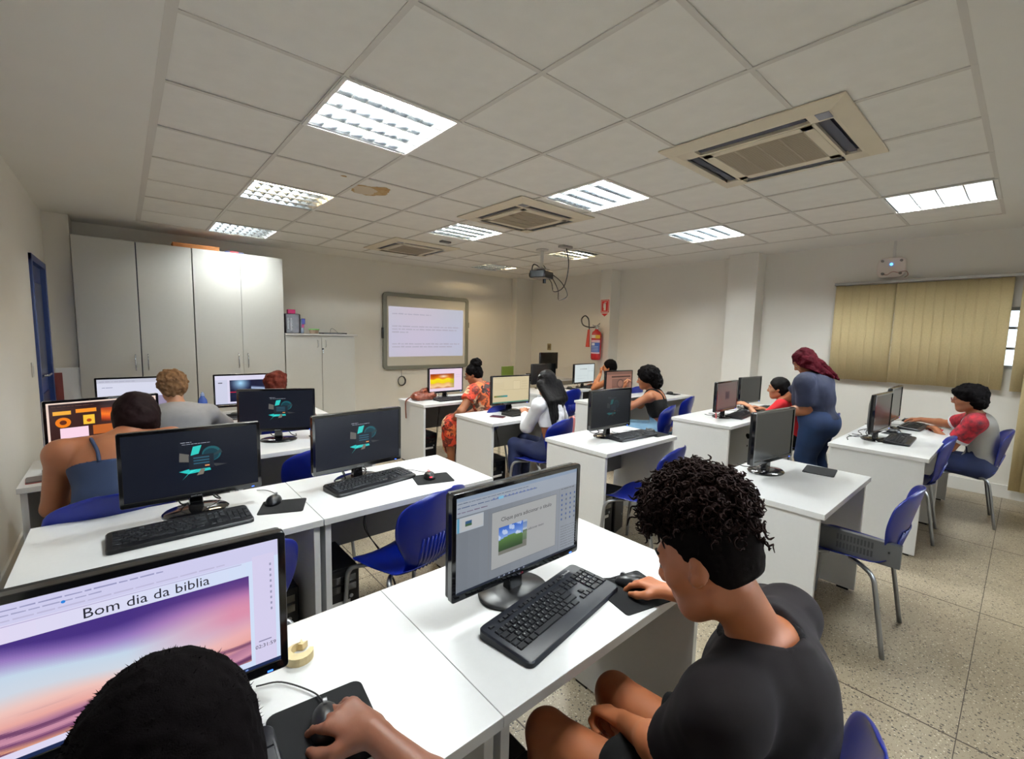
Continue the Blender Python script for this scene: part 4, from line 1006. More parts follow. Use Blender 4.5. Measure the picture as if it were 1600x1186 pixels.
for yy, s in rows.items():
    ks = sorted([k for k in KEYS if abs(k[1]-yy) < 1e-4 and k[0] < .085], key=lambda k: k[0])
    for ch, k in zip(s, ks):
        if ch != ' ': text_g(ch, .0058, T(k[0]-.0045, yy-.002+.0005, kz(yy)+.0052) @ Matrix.Rotation(.058, 4, 'X'), depth=.0001, g=g)
for (nx_, ny_), ch in zip([(a, b) for b in (.0175, -.001, -.0195) for a in range(3)], '789456123'):
    text_g(ch, .0058, T(-.21+18.6*.0191+nx_*.0191+.004, ny_-.002, kz(ny_)+.0052) @ Matrix.Rotation(.058, 4, 'X'), depth=.0001, g=g)
mk('key_lettering', g, M_edge, t)
mk('brand_lettering', text_g('Microsoft', .0105, T(.135, .060, kz(.066)+.0022) @ Matrix.Rotation(.058, 4, 'X'), depth=.0001), M_edge, t)
mk('keyboard_cable', G().tube(arc([(.06, .085, .01), (.05, .13, .004), (.0, .16, .003), (-.04, .2, .003)], 5), .002, 5), M_cable, t, smooth='all')
def mouse_mesh():
    g = G(); v = []; f = []; nu, nv = 12, 16
    for j in range(nu+1):
        th = PI/2*j/nu
        for i in range(nv):
            a = 2*PI*i/nv; r = math.cos(th); x = .031*r*math.cos(a)*(1-.12*math.sin(a)); y = .052*r*math.sin(a); z = .001+.036*math.sin(th)**.75*(1-.22*(y/.052))
            v.append((x, y, z))
    for j in range(nu):
        for i in range(nv): f.append((j*nv+i, j*nv+(i+1) % nv, (j+1)*nv+(i+1) % nv, (j+1)*nv+i))
    f.append(tuple(range(nv))[::-1]); return g.add(v, f)
def make_mouse(cab=((0, .05, .012), (-.02, .10, .004), (-.08, .16, .003), (-.13, .17, .003))):
    t = thing('computer_mouse', '', 'mouse', (0, 0, 0), 0, 'black computer mice')
    mk('shell', mouse_mesh(), M_blk, t, smooth='all'); mk('scroll_wheel', G().cyl((-.004, .028, .030), (.004, .028, .030), .008, 14), M_steel, t, smooth=True)
    mk('mouse_cable', G().tube(arc(cab, 6), .0018, 5), M_cable, t, smooth='all'); return t
def make_pad(W, D, label, x, y, r, th=.003, rad=.012):
    t = thing('mouse_pad', label, 'mouse pad', (x, y, DZT), R_d(r), 'black mouse pads'); mk('pad', G().prism(rrect(W, D, rad), 0, th), M_matte, t); return t
make_pad(.19, .20, 'black mouse pad under the hand at the bottom left', .265, .84, -6, rad=.02)
make_pad(.20, .18, 'black mouse pad under the boy\'s right hand', 1.165, .742, -14, rad=.01)
make_pad(.18, .16, 'dark mouse pad right of the long keyboard, by the left wall row', .505, 2.12, -22)
make_pad(.20, .16, 'black mouse pad under the red-lit mouse', 1.235, 2.055, -16)
make_pad(.17, .16, 'black mouse pad at the unlit monitor in the middle column', 3.27, 1.95, -5)
make_pad(.20, .16, 'lone black mouse pad without a mouse on the otherwise clear desk', 3.19, .775, 8)
make_pad(.18, .16, 'mouse pad beside the keyboard at the reddish-brown screen', 5.11, 1.98, 0)
make_pad(.20, .16, 'mouse pad between the two keyboards below the window blinds', 5.09, .70, -8)
make_pad(.18, .16, 'mouse pad beyond the tank-top woman', 5.82, 3.24, 0)
make_pad(.20, .16, 'mouse pad at the farthest right row, left of the white screen', 5.02, 4.42, 0)
make_pad(.18, .16, 'mouse pad at the third-row monitor with teal shapes', 1.10, 3.38, 0)
make_pad(.16, .14, 'mouse pad beside the elbow of the grey-shirted person', .62, 4.55, 0)
MS = make_mouse()
MICE = [(.27, .85, -14, 'black mouse under the hand at the bottom left'), (1.185, .762, 22, 'black mouse held by the curly-haired boy'),
 (.485, 2.185, -30, 'dark blue-black mouse at the second-row desk by the left wall'), (1.225, 2.075, -20, 'black mouse glowing red on a black pad'),
 (3.265, 2.0, 0, 'black mouse at the unlit monitor in the middle column'), (5.09, 2.0, 10, 'black mouse at the reddish-brown screen'),
 (5.10, .72, -10, 'black mouse between the two keyboards below the window blinds'), (5.96, .74, 0, 'black mouse under the hand of the girl with red sleeves'),
 (5.80, 3.27, 0, 'black mouse on the pad beyond the tank-top woman'), (4.99, 4.43, 0, 'black mouse left of the bright white screen')]
for k, (x, y, r, lab) in enumerate(MICE):
    z = DZT+.003
    if k == 0: MS.location = (x, y, z); MS.rotation_euler = (0, 0, R_d(r)); MS['label'] = lab; o = MS
    else: o = dup(MS, (x, y, z), R_d(r), lab)
    if 'red' in lab and k == 3:
        mk('red_light', G().lathe([(.0, .0), (.008, .001), (.010, .006), (.0, .011)], 12, M=T(.0, -.042, .012)), mat('red_glow', (255, 40, 60), .3, emit=((255, 30, 50), 3)), o, smooth=True)
        mk('red_light', G().box(-.006, .006, .0, .014, .0335, .0365), MATS['red_glow'], o, bevel=.002)

# small things on the desks
t = thing('wooden_crescent', 'small pale wooden crescent-shaped ornament on the foreground desk', 'ornament', (.285, 1.085, DZT), .5)
pts = [(.032*math.cos(a), .032*math.sin(a)) for a in [math.radians(40+ q*280/18) for q in range(19)]]+[(.010+.021*math.cos(a), .006+.021*math.sin(a)) for a in [math.radians(300-q*240/14) for q in range(15)]]
mk('crescent', G().prism(pts, 0, .02), mat('pale_wood', (226, 206, 158), .55, noise=(60, .12)), t, bevel=.0015)
mk('carved_tip', G().prism([(.018, .022), (.036, .03), (.03, .018), (.038, .012), (.022, .012)], .002, .018), MATS['pale_wood'], t)
t = thing('smartphone', 'dark red phone lying on the desk left of the beige monitor', 'phone', (2.67, 3.265, DZT), .5)
mk('phone_body', G().prism(rrect(.075, .14, .01), 0, .009), mat('dark_red_phone', (92, 48, 56), .25), t, bevel=.002); mk('phone_screen', G().prism(rrect(.068, .13, .008), .009, .0095), mat('phone_glass', (70, 40, 46), .1), t)
t = thing('tablet', 'dark tablet on the desk edge beside the bare-backed woman\'s elbow', 'tablet', (-.33, 3.22, DZT), .1)
mk('tablet_body', G().prism(rrect(.14, .11, .01), 0, .01), mat('tablet_grey', (84, 74, 74), .4), t, bevel=.002); mk('red_edge', G().prism(rrect(.144, .114, .01), 0, .004), mat('tablet_red', (150, 60, 50), .5), t)
t = thing('water_bottle', 'blue plastic water bottle standing in front of the tall cabinets', 'bottle', (.505, 4.72, DZT))
mk('bottle_body', G().lathe([(.0, 0), (.034, .002), (.037, .02), (.035, .07), (.037, .12), (.034, .15), (.018, .178), (.014, .19)], 20), mat('bottle_blue', (62, 96, 190), .12, coat=.5), t, smooth=True)
mk('cap', G().lathe([(.016, .188), (.016, .205), (.008, .21), (.007, .22), (0, .221)], 14), mat('cap_blue', (150, 176, 226), .35), t, smooth=True)
mk('label', G().lathe([(.0375, .05), (.0375, .10)], 20), mat('bottle_label', (186, 200, 232), .4), t, smooth=True)
t = thing('black_pouch', 'small black pouch on the desk below the blue-picture monitor', 'pouch', (.70, 4.52, DZT)); mk('pouch_body', G().prism(rrect(.12, .08, .02), 0, .035), M_matte, t, bevel=.012)
t = thing('red_cloth', 'crumpled red cloth at the desk edge by the girl in red sleeves', 'cloth', (5.62, .50, DZT))
g = G(); n = 10; v = []
for j in range(n+1):
    for i in range(n+1):
        a, b = i/n-.5, j/n-.5; rr = math.hypot(a, b); v.append((a*.13, b*.09, .003+max(0, .026*(1-rr*1.8)+.012*math.sin(i*2.1)*math.cos(j*1.7))))
g.add(v, [(j*(n+1)+i, j*(n+1)+i+1, (j+1)*(n+1)+i+1, (j+1)*(n+1)+i) for j in range(n) for i in range(n)]); mk('cloth_folds', g, mat('red_fabric', (214, 30, 46), .8), t, smooth='all', solid=.002)
t = thing('pink_clip', 'small pink hair clip at the foot of the reddish-brown screen', 'hair clip', (4.44, 1.99, DZT), .3)
mk('clip', G().tube(arc([(0, 0, .004), (.01, 0, .03), (.0, .005, .055), (-.012, 0, .03), (-.004, 0, .004)], 5), .006, 8), mat('coral', (224, 104, 110), .4), t, smooth='all')

# ------------------------------------------------------------------ sampled-distance-field modeller (numpy), used for bodies, clothes, hair, bag
def surface_nets(D, org, h):
    S = D < 0
    nx, ny, nz = D.shape
    A = np.zeros((nx-1, ny-1, nz-1), np.uint8)
    for i in (0, 1):
        for j in (0, 1):
            for k in (0, 1): A += S[i:nx-1+i, j:ny-1+j, k:nz-1+k]
    I = np.argwhere((A > 0) & (A < 8))
    if len(I) == 0: return np.zeros((0, 3)), np.zeros((0, 4), int)
    idx = -np.ones(A.shape, np.int32); idx[tuple(I.T)] = np.arange(len(I))
    P = np.zeros((len(I), 3)); C = np.zeros(len(I))
    corners = [(i, j, k) for i in (0, 1) for j in (0, 1) for k in (0, 1)]
    val = {c: D[I[:, 0]+c[0], I[:, 1]+c[1], I[:, 2]+c[2]] for c in corners}
    for a in corners:
        for ax in range(3):
            if a[ax] == 0:
                b = list(a); b[ax] = 1; b = tuple(b); va, vb = val[a], val[b]; mk_ = (va < 0) != (vb < 0)
                t = np.where(mk_, va/np.where(mk_, va-vb, 1), 0)
                for q in range(3): P[:, q] += np.where(mk_, a[q]+(t if q == ax else 0), 0)
                C += mk_
    P = (P/C[:, None]+I)*h+org
    F = []
    for ax in range(3):
        sl0 = [slice(1, -1)]*3; sl1 = [slice(1, -1)]*3; sl0[ax] = slice(0, -1); sl1[ax] = slice(1, None)
        s0, s1 = S[tuple(sl0)], S[tuple(sl1)]
        E = np.argwhere(s0 != s1)
        if len(E) == 0: continue
        flip = s0[tuple(E.T)]
        off = np.array([1, 1, 1]); off[ax] = 0; E = E+off
        u, w_ = (ax+1) % 3, (ax+2) % 3
        du = np.zeros(3, int); du[u] = 1; dw_ = np.zeros(3, int); dw_[w_] = 1
        q = np.stack([idx[tuple((E-du-dw_).T)], idx[tuple((E-dw_).T)], idx[tuple(E.T)], idx[tuple((E-du).T)]], 1)
        q[~flip] = q[~flip][:, ::-1]; F.append(q)
    F = np.concatenate(F); F = F[(F >= 0).all(1)]
    return P, F
_NT = np.random.RandomState(5).rand(32, 32, 32).astype(np.float32)
def vnoise(P, s):
    X = P/s; i = np.floor(X).astype(int); f = X-i; f = f*f*(3-2*f); o = 0
    for a in (0, 1):
        for b in (0, 1):
            for c in (0, 1):
                w_ = (f[..., 0] if a else 1-f[..., 0])*(f[..., 1] if b else 1-f[..., 1])*(f[..., 2] if c else 1-f[..., 2])
                o = o+w_*_NT[(i[..., 0]+a) % 32, (i[..., 1]+b) % 32, (i[..., 2]+c) % 32]
    return o*2-1
class Field:
    def __init__(s): s.p = []; s.cuts = []; s.noise = []
    def cone(s, a, b, ra, rb=None, k=.02, flat=None, cap=False, op='add'):
        """tapered capsule; flat=(axis, factor): thickness along axis is scaled by factor; cap: flat end at b"""
        s.p.append(('c', np.array(a, float), np.array(b, float), ra, ra if rb is None else rb, k, flat, cap, op)); return s
    def ball(s, c, r, k=.02, R=None, op='add'):
        """ellipsoid with radii r and orientation R (columns = axes)"""
        r = np.array([r]*3 if np.isscalar(r) else r, float); s.p.append(('e', np.array(c, float), r, None if R is None else np.array(R, float), k, op)); return s
    def chain(s, pts, rs, k=.015, **kw):
        for i in range(len(pts)-1): s.cone(pts[i], pts[i+1], rs[i], rs[i+1], k, **kw)
        return s
    def cut(s, pt, nrm, k=.004): s.cuts.append((np.array(pt, float), np.array(nrm, float)/np.linalg.norm(nrm), k)); return s
    def mesh(s, h, grow=0.):
        lo = np.full(3, 1e9); hi = -lo; bb = []
        for p in s.p:
            if p[0] == 'c': r = max(p[3], p[4])+grow; l = np.minimum(p[1], p[2])-r; u = np.maximum(p[1], p[2])+r; k = p[5]
            else: r = p[2].max()+grow; l = p[1]-r; u = p[1]+r; k = p[4]
            bb.append((l-k-3*h, u+k+3*h))
            if p[-1] == 'add': lo = np.minimum(lo, l); hi = np.maximum(hi, u)
        am = max([n[0] for n in s.noise] or [0]); lo -= 4*h+am; hi += 4*h+am
        n = np.ceil((hi-lo)/h).astype(int)+1; D = np.full(n, 1.0, np.float32)
        ax = [lo[q]+h*np.arange(n[q]) for q in range(3)]
        for p, (l, u) in zip(s.p, bb):
            i0 = np.clip(np.floor((l-lo)/h).astype(int), 0, n-1); i1 = np.clip(np.ceil((u-lo)/h).astype(int)+1, 1, n)
            if (i1 <= i0).any(): continue
            X, Y, Z = np.meshgrid(ax[0][i0[0]:i1[0]], ax[1][i0[1]:i1[1]], ax[2][i0[2]:i1[2]], indexing='ij')
            Q = np.stack([X, Y, Z], -1).astype(np.float32)
            if p[0] == 'c':
                a, b, ra, rb, k, flat, cap, op = p[1:]
                ab = b-a; L2 = max(ab@ab, 1e-12); q = Q-a; t = (q@ab)/L2; tc = np.clip(t, 0, 1)
                d = q-tc[..., None]*ab
                if flat is not None:
                    for fx, ff in (flat if isinstance(flat[0], tuple) else (flat,)):
                        fx = np.array(fx, float); fx /= np.linalg.norm(fx); c = d@fx; d = d+((1/ff-1)*c)[..., None]*fx
                dd = np.sqrt((d**2).sum(-1))-(ra+(rb-ra)*tc)-grow
                if cap: dd = np.maximum(dd, (t-1)*math.sqrt(L2))
            else:
                c, r, R, k, op = p[1:]; q = Q-c
                if R is not None: q = q@R
                rr = r+grow; k0 = np.sqrt(((q/rr)**2).sum(-1)); k1 = np.sqrt(((q/(rr*rr))**2).sum(-1))
                dd = k0*(k0-1)/np.maximum(k1, 1e-6)
            S = D[i0[0]:i1[0], i0[1]:i1[1], i0[2]:i1[2]]
            if op == 'add': hh = np.maximum(k-np.abs(S-dd), 0)/max(k, 1e-6); S[...] = np.minimum(S, dd)-hh*hh*k*.25
            else: hh = np.maximum(k-np.abs(S+dd), 0)/max(k, 1e-6); S[...] = np.maximum(S, -dd)+hh*hh*k*.25
        if s.noise or s.cuts:
            near = np.argwhere(np.abs(D) < am+3*h) if not s.cuts else np.argwhere(D < am+3*h)
            Pn = near*h+lo; dv = D[tuple(near.T)].astype(np.float64)
            for amp, sc in s.noise: dv = dv+amp*vnoise(Pn, sc)
            for pt, nm, k in s.cuts: dv = np.maximum(dv, (Pn-pt)@nm)
            D[tuple(near.T)] = dv
        return surface_nets(D, lo, h)
def field_obj(name, fld, h, m, parent, loc=(0, 0, 0), smooth_it=1):
    P, F = fld.mesh(h); loc = np.array(loc, float)
    me = bpy.data.meshes.new(name); P = P-loc
    me.vertices.add(len(P)); me.vertices.foreach_set('co', P.astype(np.float32).ravel())
    me.loops.add(len(F)*4); me.loops.foreach_set('vertex_index', F.astype(np.int32).ravel())
    me.polygons.add(len(F)); me.polygons.foreach_set('loop_start', np.arange(0, len(F)*4, 4, dtype=np.int32)); me.polygons.foreach_set('use_smooth', np.ones(len(F), bool))
    me.update(calc_edges=True); me.validate(); me.materials.append(m)
    o = bpy.data.objects.new(name, me); link(o, parent)
    if smooth_it:
        md = o.modifiers.new('smooth', 'SMOOTH'); md.factor = .5; md.iterations = smooth_it
    return o
V3 = lambda *a: np.array(a, float)
def unit(v): v = np.array(v, float); return v/max(np.linalg.norm(v), 1e-9)

# brown leather bag
t = thing('leather_bag', 'brown leather bag slumped on the desk below the whiteboard', 'bag', (2.66, 4.62, DZT))
f = Field(); f.ball(V3(2.66, 4.62, DZT+.045), (.15, .11, .055), .03); f.ball(V3(2.72, 4.66, DZT+.08), (.09, .08, .05), .04); f.ball(V3(2.56, 4.60, DZT+.035), (.08, .07, .035), .04)
f.cone(V3(2.60, 4.56, DZT+.10), V3(2.76, 4.68, DZT+.12), .02, .03, .02); f.noise = [(.012, .05), (.005, .02)]; f.cut(V3(0, 0, DZT+.003), (0, 0, -1))
M_leather = mat('brown_leather', (128, 62, 42), .38, noise=(9, .45), bump=(120, .3, .002))
field_obj('bag_body', f, .005, M_leather, t, (2.66, 4.62, DZT))
g = G(); pts = arc([(-.04, -.08, .06), (-.12, -.04, .075), (-.205, .0, .03), (-.245, .0, -.005), (-.248, .0, -.08), (-.242, .0, -.20)], 5); v = []
for p in pts: v += [p+Vector((0, -.012, 0)), p+Vector((0, .012, 0))]
g.add(v, [(2*k, 2*k+1, 2*k+3, 2*k+2) for k in range(len(pts)-1)]); mk('bag_strap', g, M_leather, t, smooth='all', solid=.004)
mk('buckle', G().box(.08, .10, -.09, -.075, .07, .085), M_chrome, t, bevel=.003)

# far corner equipment
t = thing('black_printer', 'black printer-like machine under the highest monitor in the far corner', 'printer', (5.62, 5.72, .72))
mk('printer_body', G().prism(rrect(.42, .30, .03), 0, .10), M_blk, t, bevel=.01); mk('paper_tray', G().prism(rrect(.3, .16, .01), .02, .035, M=T(0, -.2, 0)), M_blk, t); mk('control_panel', G().box(-.18, .18, -.152, -.146, .05, .085), M_gloss, t)
t = thing('audio_mixer', 'low black equipment box on the far corner table', 'equipment', (5.12, 5.62, .72))
mk('box_body', G().box(-.2, .22, -.12, .16, 0, .07), M_blk, t, bevel=.006); mk('front_strip', G().box(-.18, .2, -.124, -.119, .03, .045), M_steel, t)
t = thing('green_folder', 'olive green folder standing on the far corner table', 'folder', (4.98, 5.86, .72), .1)
mk('cover', G().box(-.13, .15, -.012, .012, .0, .24), mat('olive_card', (122, 144, 60), .6), t, bevel=.003); mk('paper_edge', G().box(-.125, .145, -.009, .009, .003, .243), M_edge, t)
# floor and under-desk cables
CB = [('d', [(2.74, 3.38, .62), (2.76, 3.36, .42), (2.74, 3.30, .2), (2.80, 3.22, .02), (2.92, 3.10, .006), (2.82, 2.95, .006), (2.96, 2.86, .006)], 'black cables hanging under the desk of the long-haired woman and coiling on the floor'),
 ('r2r', [(1.02, 2.32, .62), (.95, 2.30, .45), (1.05, 2.26, .25), (1.08, 2.18, .05), (.95, 2.10, .006), (.86, 2.2, .006)], 'black cables looping under the desk with the red-lit mouse'),
 ('c', [(2.86, 4.6, .62), (2.82, 4.6, .4), (2.80, 4.58, .2), (2.74, 4.5, .01)], 'dark cables hanging under the desk with the brown bag'),
 ('r3', [(1.02, 3.52, .62), (.98, 3.5, .4), (1.03, 3.48, .2), (1.0, 3.4, .01)], 'dark cables hanging under the third-row desk'),
 ('e', [(2.68, 2.24, .62), (2.62, 2.22, .5), (2.66, 2.1, .42), (2.74, 2.06, .385)], 'pale cable dropping to the tower in the middle column'),
 ('g', [(2.62, 1.0, .62), (2.60, .98, .4), (2.66, .96, .2), (2.75, .9, .01)], 'cables under the desk with the empty mouse pad'),
 ('h', [(4.40, .90, .725), (4.55, .93, .722), (4.75, .88, .722), (4.95, .94, .722), (5.2, .90, .722)], 'thin black cable lying along the back of the desk pair below the blinds')]
for key, pts, lab in CB:
    base = pts[-1]; t = thing('hanging_cable', lab, 'cable', (base[0], base[1], 0 if key != 'h' else .72))
    o_ = Vector((base[0], base[1], 0 if key != 'h' else .72))
    mk('cord', G().tube(arc([Vector(p)-o_ for p in pts], 8), .0035, 6), M_cable, t, smooth='all')
    if key != 'h':
        mk('cord', G().tube(arc([Vector(p)-o_+Vector((.04*math.sin(3*i), .03*math.cos(2*i), 0)) for i, p in enumerate(pts)], 8), .0028, 6), M_cable, t, smooth='all')
    if key == 'r2r': mk('cable_adapter', G().tube([Vector((1.06, 2.25, .27))-o_, Vector((1.07, 2.23, .17))-o_], [.014, .016], 8), M_blk, t)
# ================================================================== people
def ik(A, Tg, l1, l2, pole):
    A = np.array(A, float); Tg = np.array(Tg, float); d = Tg-A; L = np.linalg.norm(d); n = d/L
    if L > (l1+l2)*.995: k = L/((l1+l2)*.995); l1 *= k; l2 *= k
    a = (l1*l1-l2*l2+L*L)/(2*L); h = math.sqrt(max(l1*l1-a*a, 1e-6)); p = np.array(pole, float); p = p-(p@n)*n
    return A+n*a+unit(p)*h
def skin(name, rgb): return mat(name, rgb, .48, noise=(14, .10), bump=(260, .12, .0006), sss=.12)
def hair_m(name, rgb, rough=.45): return mat(name, rgb, max(rough, .6), noise=(40, .45), bump=(420, .5, .0012), spec=.04)
M_hairblk = hair_m('black_hair', (9, 7, 8), .75); M_curl = hair_m('dark_brown_curls', (30, 18, 16), .5)
M_eye = mat('eye_white', (232, 228, 222), .2); M_iris = mat('eye_iris', (40, 24, 16), .15); M_brow = mat('eyebrow_hair', (26, 20, 18), .7)
def hand(f, w, d, nrm, s, side, curl=.35, thumb=.9, k=.007, spread=1.0, point=False):
    """w wrist, d towards the fingers, nrm out of the back of the hand, side=+1 right hand / -1 left"""
    d = unit(d); nrm = unit(np.array(nrm, float)-(np.array(nrm, float)@d)*d); x = np.cross(d, nrm)*1.0   # x to the right when nrm is up
    pc = w+d*.045*s
    f.cone(w-d*.01*s, w+d*.02*s, .021*s, .024*s, .015, flat=(nrm, .75))
    for q, o in ((-1, -.026), (0, -.009), (1, .009), (2, .026)):
        f.cone(w+d*.012*s+x*o*.6*s, w+d*.082*s+x*o*s, .0145*s, .0115*s, .012, flat=(nrm, .85))
    L = {-1: (.040, .024, .020), 0: (.045, .028, .022), 1: (.042, .026, .021), 2: (.032, .020, .018)}
    order = [-1, 0, 1, 2] if side < 0 else [2, 1, 0, -1]      # little .. index laid from -x to +x, thumb side handled below
    offs = [-.030, -.010, .010, .030]
    for slot in range(4):
        fi = (slot if side > 0 else 3-slot)                    # right hand: index on the -x side (towards the body centre)
        l1, l2, l3 = [(.040, .025, .021), (.045, .029, .022), (.042, .027, .021), (.033, .020, .018)][fi]
        p = w+d*(.084-.006*abs(fi-1.2))*s+x*offs[slot]*.93*s; a = .15; cu = curl*(1.0 if not (point and fi == 0) else .25)
        dirv = unit(d+x*(offs[slot]*3.0*spread))
        pts = [p]
        for l, da in ((l1, cu*.9), (l2, cu*1.25), (l3, cu*.9)):
            a += da; pts.append(pts[-1]+(dirv*math.cos(a)-nrm*math.sin(a))*l*s)
        f.chain(pts, [.0098*s, .0088*s, .0080*s, .0066*s], .004)
    ts = -1 if side > 0 else 1
    t0 = w+d*.018*s+x*ts*.018*s-nrm*.006*s; t1 = t0+(d*.62+x*ts*.70-nrm*.22)*.040*s; t2 = t1+unit(d*.93+x*ts*.28*thumb-nrm*.28)*.033*s; t3 = t2+unit(d*.98-x*ts*.05-nrm*.25)*.026*s
    f.chain([t0, t1, t2, t3], [.0165*s, .0125*s, .0105*s, .0082*s], .009)
def person(label, pel, yaw, c7, head, hyaw=0, hpitch=0, hroll=0, s=.95, b=1., bh=None, wl=None, wr=None, pl=(-.6, -.5, -.6), pr=(.6, -.5, -.6), kl=None, kr=None, al=None, ar=None,
           skm=None, h=.0065, hl=None, hr=None, shw=None, shy=0, bust=0, group='people in the classroom', belly=0., shoulder_drop=0., limb=1., toes=None, stand=False):
    a = math.radians(yaw); f = V3(-math.sin(a), math.cos(a), 0); r = V3(math.cos(a), math.sin(a), 0); u = V3(0, 0, 1)
    pel, c7, head = [np.array(q, float) for q in (pel, c7, head)]; bh = bh or b
    t = thing('person', label, 'person', (pel[0], pel[1], 0), 0, None)
    F = Field(); J = dict(t=t, f=f, r=r, u=u, pel=pel, c7=c7, s=s, b=b, bh=bh)
    sp = unit(c7-pel); a2 = math.radians(yaw+shy); rs = V3(math.cos(a2), math.sin(a2), 0); sf = unit(np.cross(sp, rs)*-1); sf = unit(np.cross(u, rs)) if False else unit(np.cross(sp, rs)*-1*-1)
    sf = unit(np.cross(sp, rs));  sf = sf if sf@f > 0 else -sf
    RS = np.stack([rs, sf, np.cross(rs, sf)], 1)
    w_ = shw or .165*s
    mid = pel+(c7-pel)*.42-sf*.02*s; ch = pel+(c7-pel)*.72-sf*.012*s
    J.update(sp=sp, sf=sf, rs=rs, RS=RS, mid=mid, ch=ch)
    def torso(G_, g=0., full=True, belly_g=0):
        L = np.linalg.norm(c7-pel)/.46/s
        Rp = np.stack([r, f, u], 1)
        G_.ball(pel, V3(.155*bh*s+g, .115*bh*s+g, .11*s+g), .05, Rp)
        G_.ball(mid+sf*belly*s, V3(.128*b*s+g, .095*b*s+g+belly*s*.7, .14*s*L+g), .06, RS)
        G_.ball(ch, V3(.148*b*s+g, .105*b*s+g, .135*s+g), .06, RS)
        G_.ball(c7-sp*.085*s, V3(.150*s*(.5+.5*b)+g, .075*s*b+g, .065*s+g), .05, RS)
        if bust:
            for q in (-1, 1): G_.ball(ch+sf*.085*b*s+rs*q*.065*s-sp*.01, .062*s*bust+g, .03)
    J['torso'] = torso
    shl = c7-sp*(.058+shoulder_drop)*s-rs*w_+sf*.012*s; shr = c7-sp*(.058+shoulder_drop)*s+rs*w_+sf*.012*s
    def shoulders(G_, g=0.):
        for sh in (shl, shr): G_.cone(c7-sp*.035*s, sh, .050*s+g, .056*s*limb+g, .03)
    J['shoulders'] = shoulders
    pole = lambda p: r*p[0]+f*p[1]+u*p[2]
    if wl is None: wl = shl+f*.28*s-u*.30*s
    if wr is None: wr = shr+f*.28*s-u*.30*s
    wl, wr = np.array(wl, float), np.array(wr, float)
    el = ik(shl, wl, .285*s, .25*s, pole(pl)); er = ik(shr, wr, .285*s, .25*s, pole(pr))
    hipl, hipr = pel-r*.088*s*bh-u*.03*s, pel+r*.088*s*bh-u*.03*s
    kl = hipl+f*.40*s-r*.03+u*.02 if kl is None else np.array(kl, float); kr = hipr+f*.40*s+r*.03+u*.02 if kr is None else np.array(kr, float)
    al = V3(kl[0], kl[1], .075)-f*.02 if al is None else np.array(al, float); ar = V3(kr[0], kr[1], .075)-f*.02 if ar is None else np.array(ar, float)
    J.update(shl=shl, shr=shr, el=el, er=er, wl=wl, wr=wr, hipl=hipl, hipr=hipr, kl=kl, kr=kr, al=al, ar=ar)
    torso(F); shoulders(F); lm = limb
    for sh, e, w1 in ((shl, el, wl), (shr, er, wr)):
        F.cone(sh, e, .050*s*lm, .037*s*lm, .03); F.cone(e, e+(w1-e)*.35, .037*s*lm, .038*s*lm, .02); F.cone(e+(w1-e)*.35, w1, .038*s*lm, .024*s, .02)
    def legs(G_, g=0., frac=1., thigh=1., cuff=0.):
        for hp, kn, an in ((hipl, kl, al), (hipr, kr, ar)):
            if frac >= 1:
                G_.cone(hp, kn, .086*s*bh*thigh+g, .056*s*lm+g, .035)
                e2 = kn+(an-kn)*min(1, frac-1 if frac < 2 else 1); 
                if frac > 1: G_.cone(kn, kn+(an-kn)*.3, .056*s*lm+g, .055*s*lm+g, .02); G_.cone(kn+(an-kn)*.3, e2, .055*s*lm+g, .036*s+g+cuff, .02, cap=g > 0)
            else:
                G_.cone(hp, hp+(kn-hp)*frac, .086*s*bh*thigh+g, (.086*bh*thigh+(.056-.086*bh)*frac)*s+g+cuff, .035, cap=True)
    J['legs'] = legs
    legs(F, 0, 2)
    for an, kn in ((al, kl), (ar, kr)):
        fd = unit(f+V3(*(toes or (0, 0, 0)))); F.cone(an-fd*.03*s-u*.035, an+fd*.12*s-u*.045, .030*s, .026*s, .02); F.cone(an, an+fd*.07*s-u*.035, .034*s, .028*s, .02)
        F.cone(an+fd*.10*s-u*.045, an+fd*.15*s-u*.05, .028*s, .02*s, .02)
    # hands
    for w1, e, sd, hh in ((wl, el, -1, hl), (wr, er, 1, hr)):
        hh = hh or {}
        hand(F, w1, hh.get('d', unit((w1-e))), hh.get('n', u), s*hh.get('s', 1), sd, hh.get('curl', .35), hh.get('thumb', .9), point=hh.get('point', False))
    # head
    ha = math.radians(yaw+hyaw); hp = math.radians(hpitch)
    hf0 = V3(-math.sin(ha), math.cos(ha), 0); hr_ = V3(math.cos(ha), math.sin(ha), 0); hf = hf0*math.cos(hp)-u*math.sin(hp); hu = u*math.cos(hp)+hf0*math.sin(hp)
    if hroll:
        q = math.radians(hroll); hr_, hu = hr_*math.cos(q)+hu*math.sin(q), hu*math.cos(q)-hr_*math.sin(q)
    RH = np.stack([hr_, hf, hu], 1)
    P = lambda x, y, z: head+s*(x*hr_+y*hf+z*hu)
    J.update(P=P, RH=RH, head=head, hr=hr_, hf=hf, hu=hu)
    F.cone(c7-sp*.03*s+sf*.01*s, P(0, -.025, -.05), .054*s*(.7+.3*b), .049*s, .03)
    F.ball(P(0, -.012, .028), V3(.073, .092, .086)*s, .01, RH); F.ball(P(0, .026, -.03), V3(.058, .066, .078)*s, .03, RH)
    F.ball(P(0, .058, -.088), .024*s, .025); F.cone(P(-.045, .0, -.065), P(-.012, .056, -.09), .017*s, .017*s, .03); F.cone(P(.045, .0, -.065), P(.012, .056, -.09), .017*s, .017*s, .03)
    F.cone(P(-.034, .075, .026), P(.034, .075, .026), .011*s, .011*s, .02)
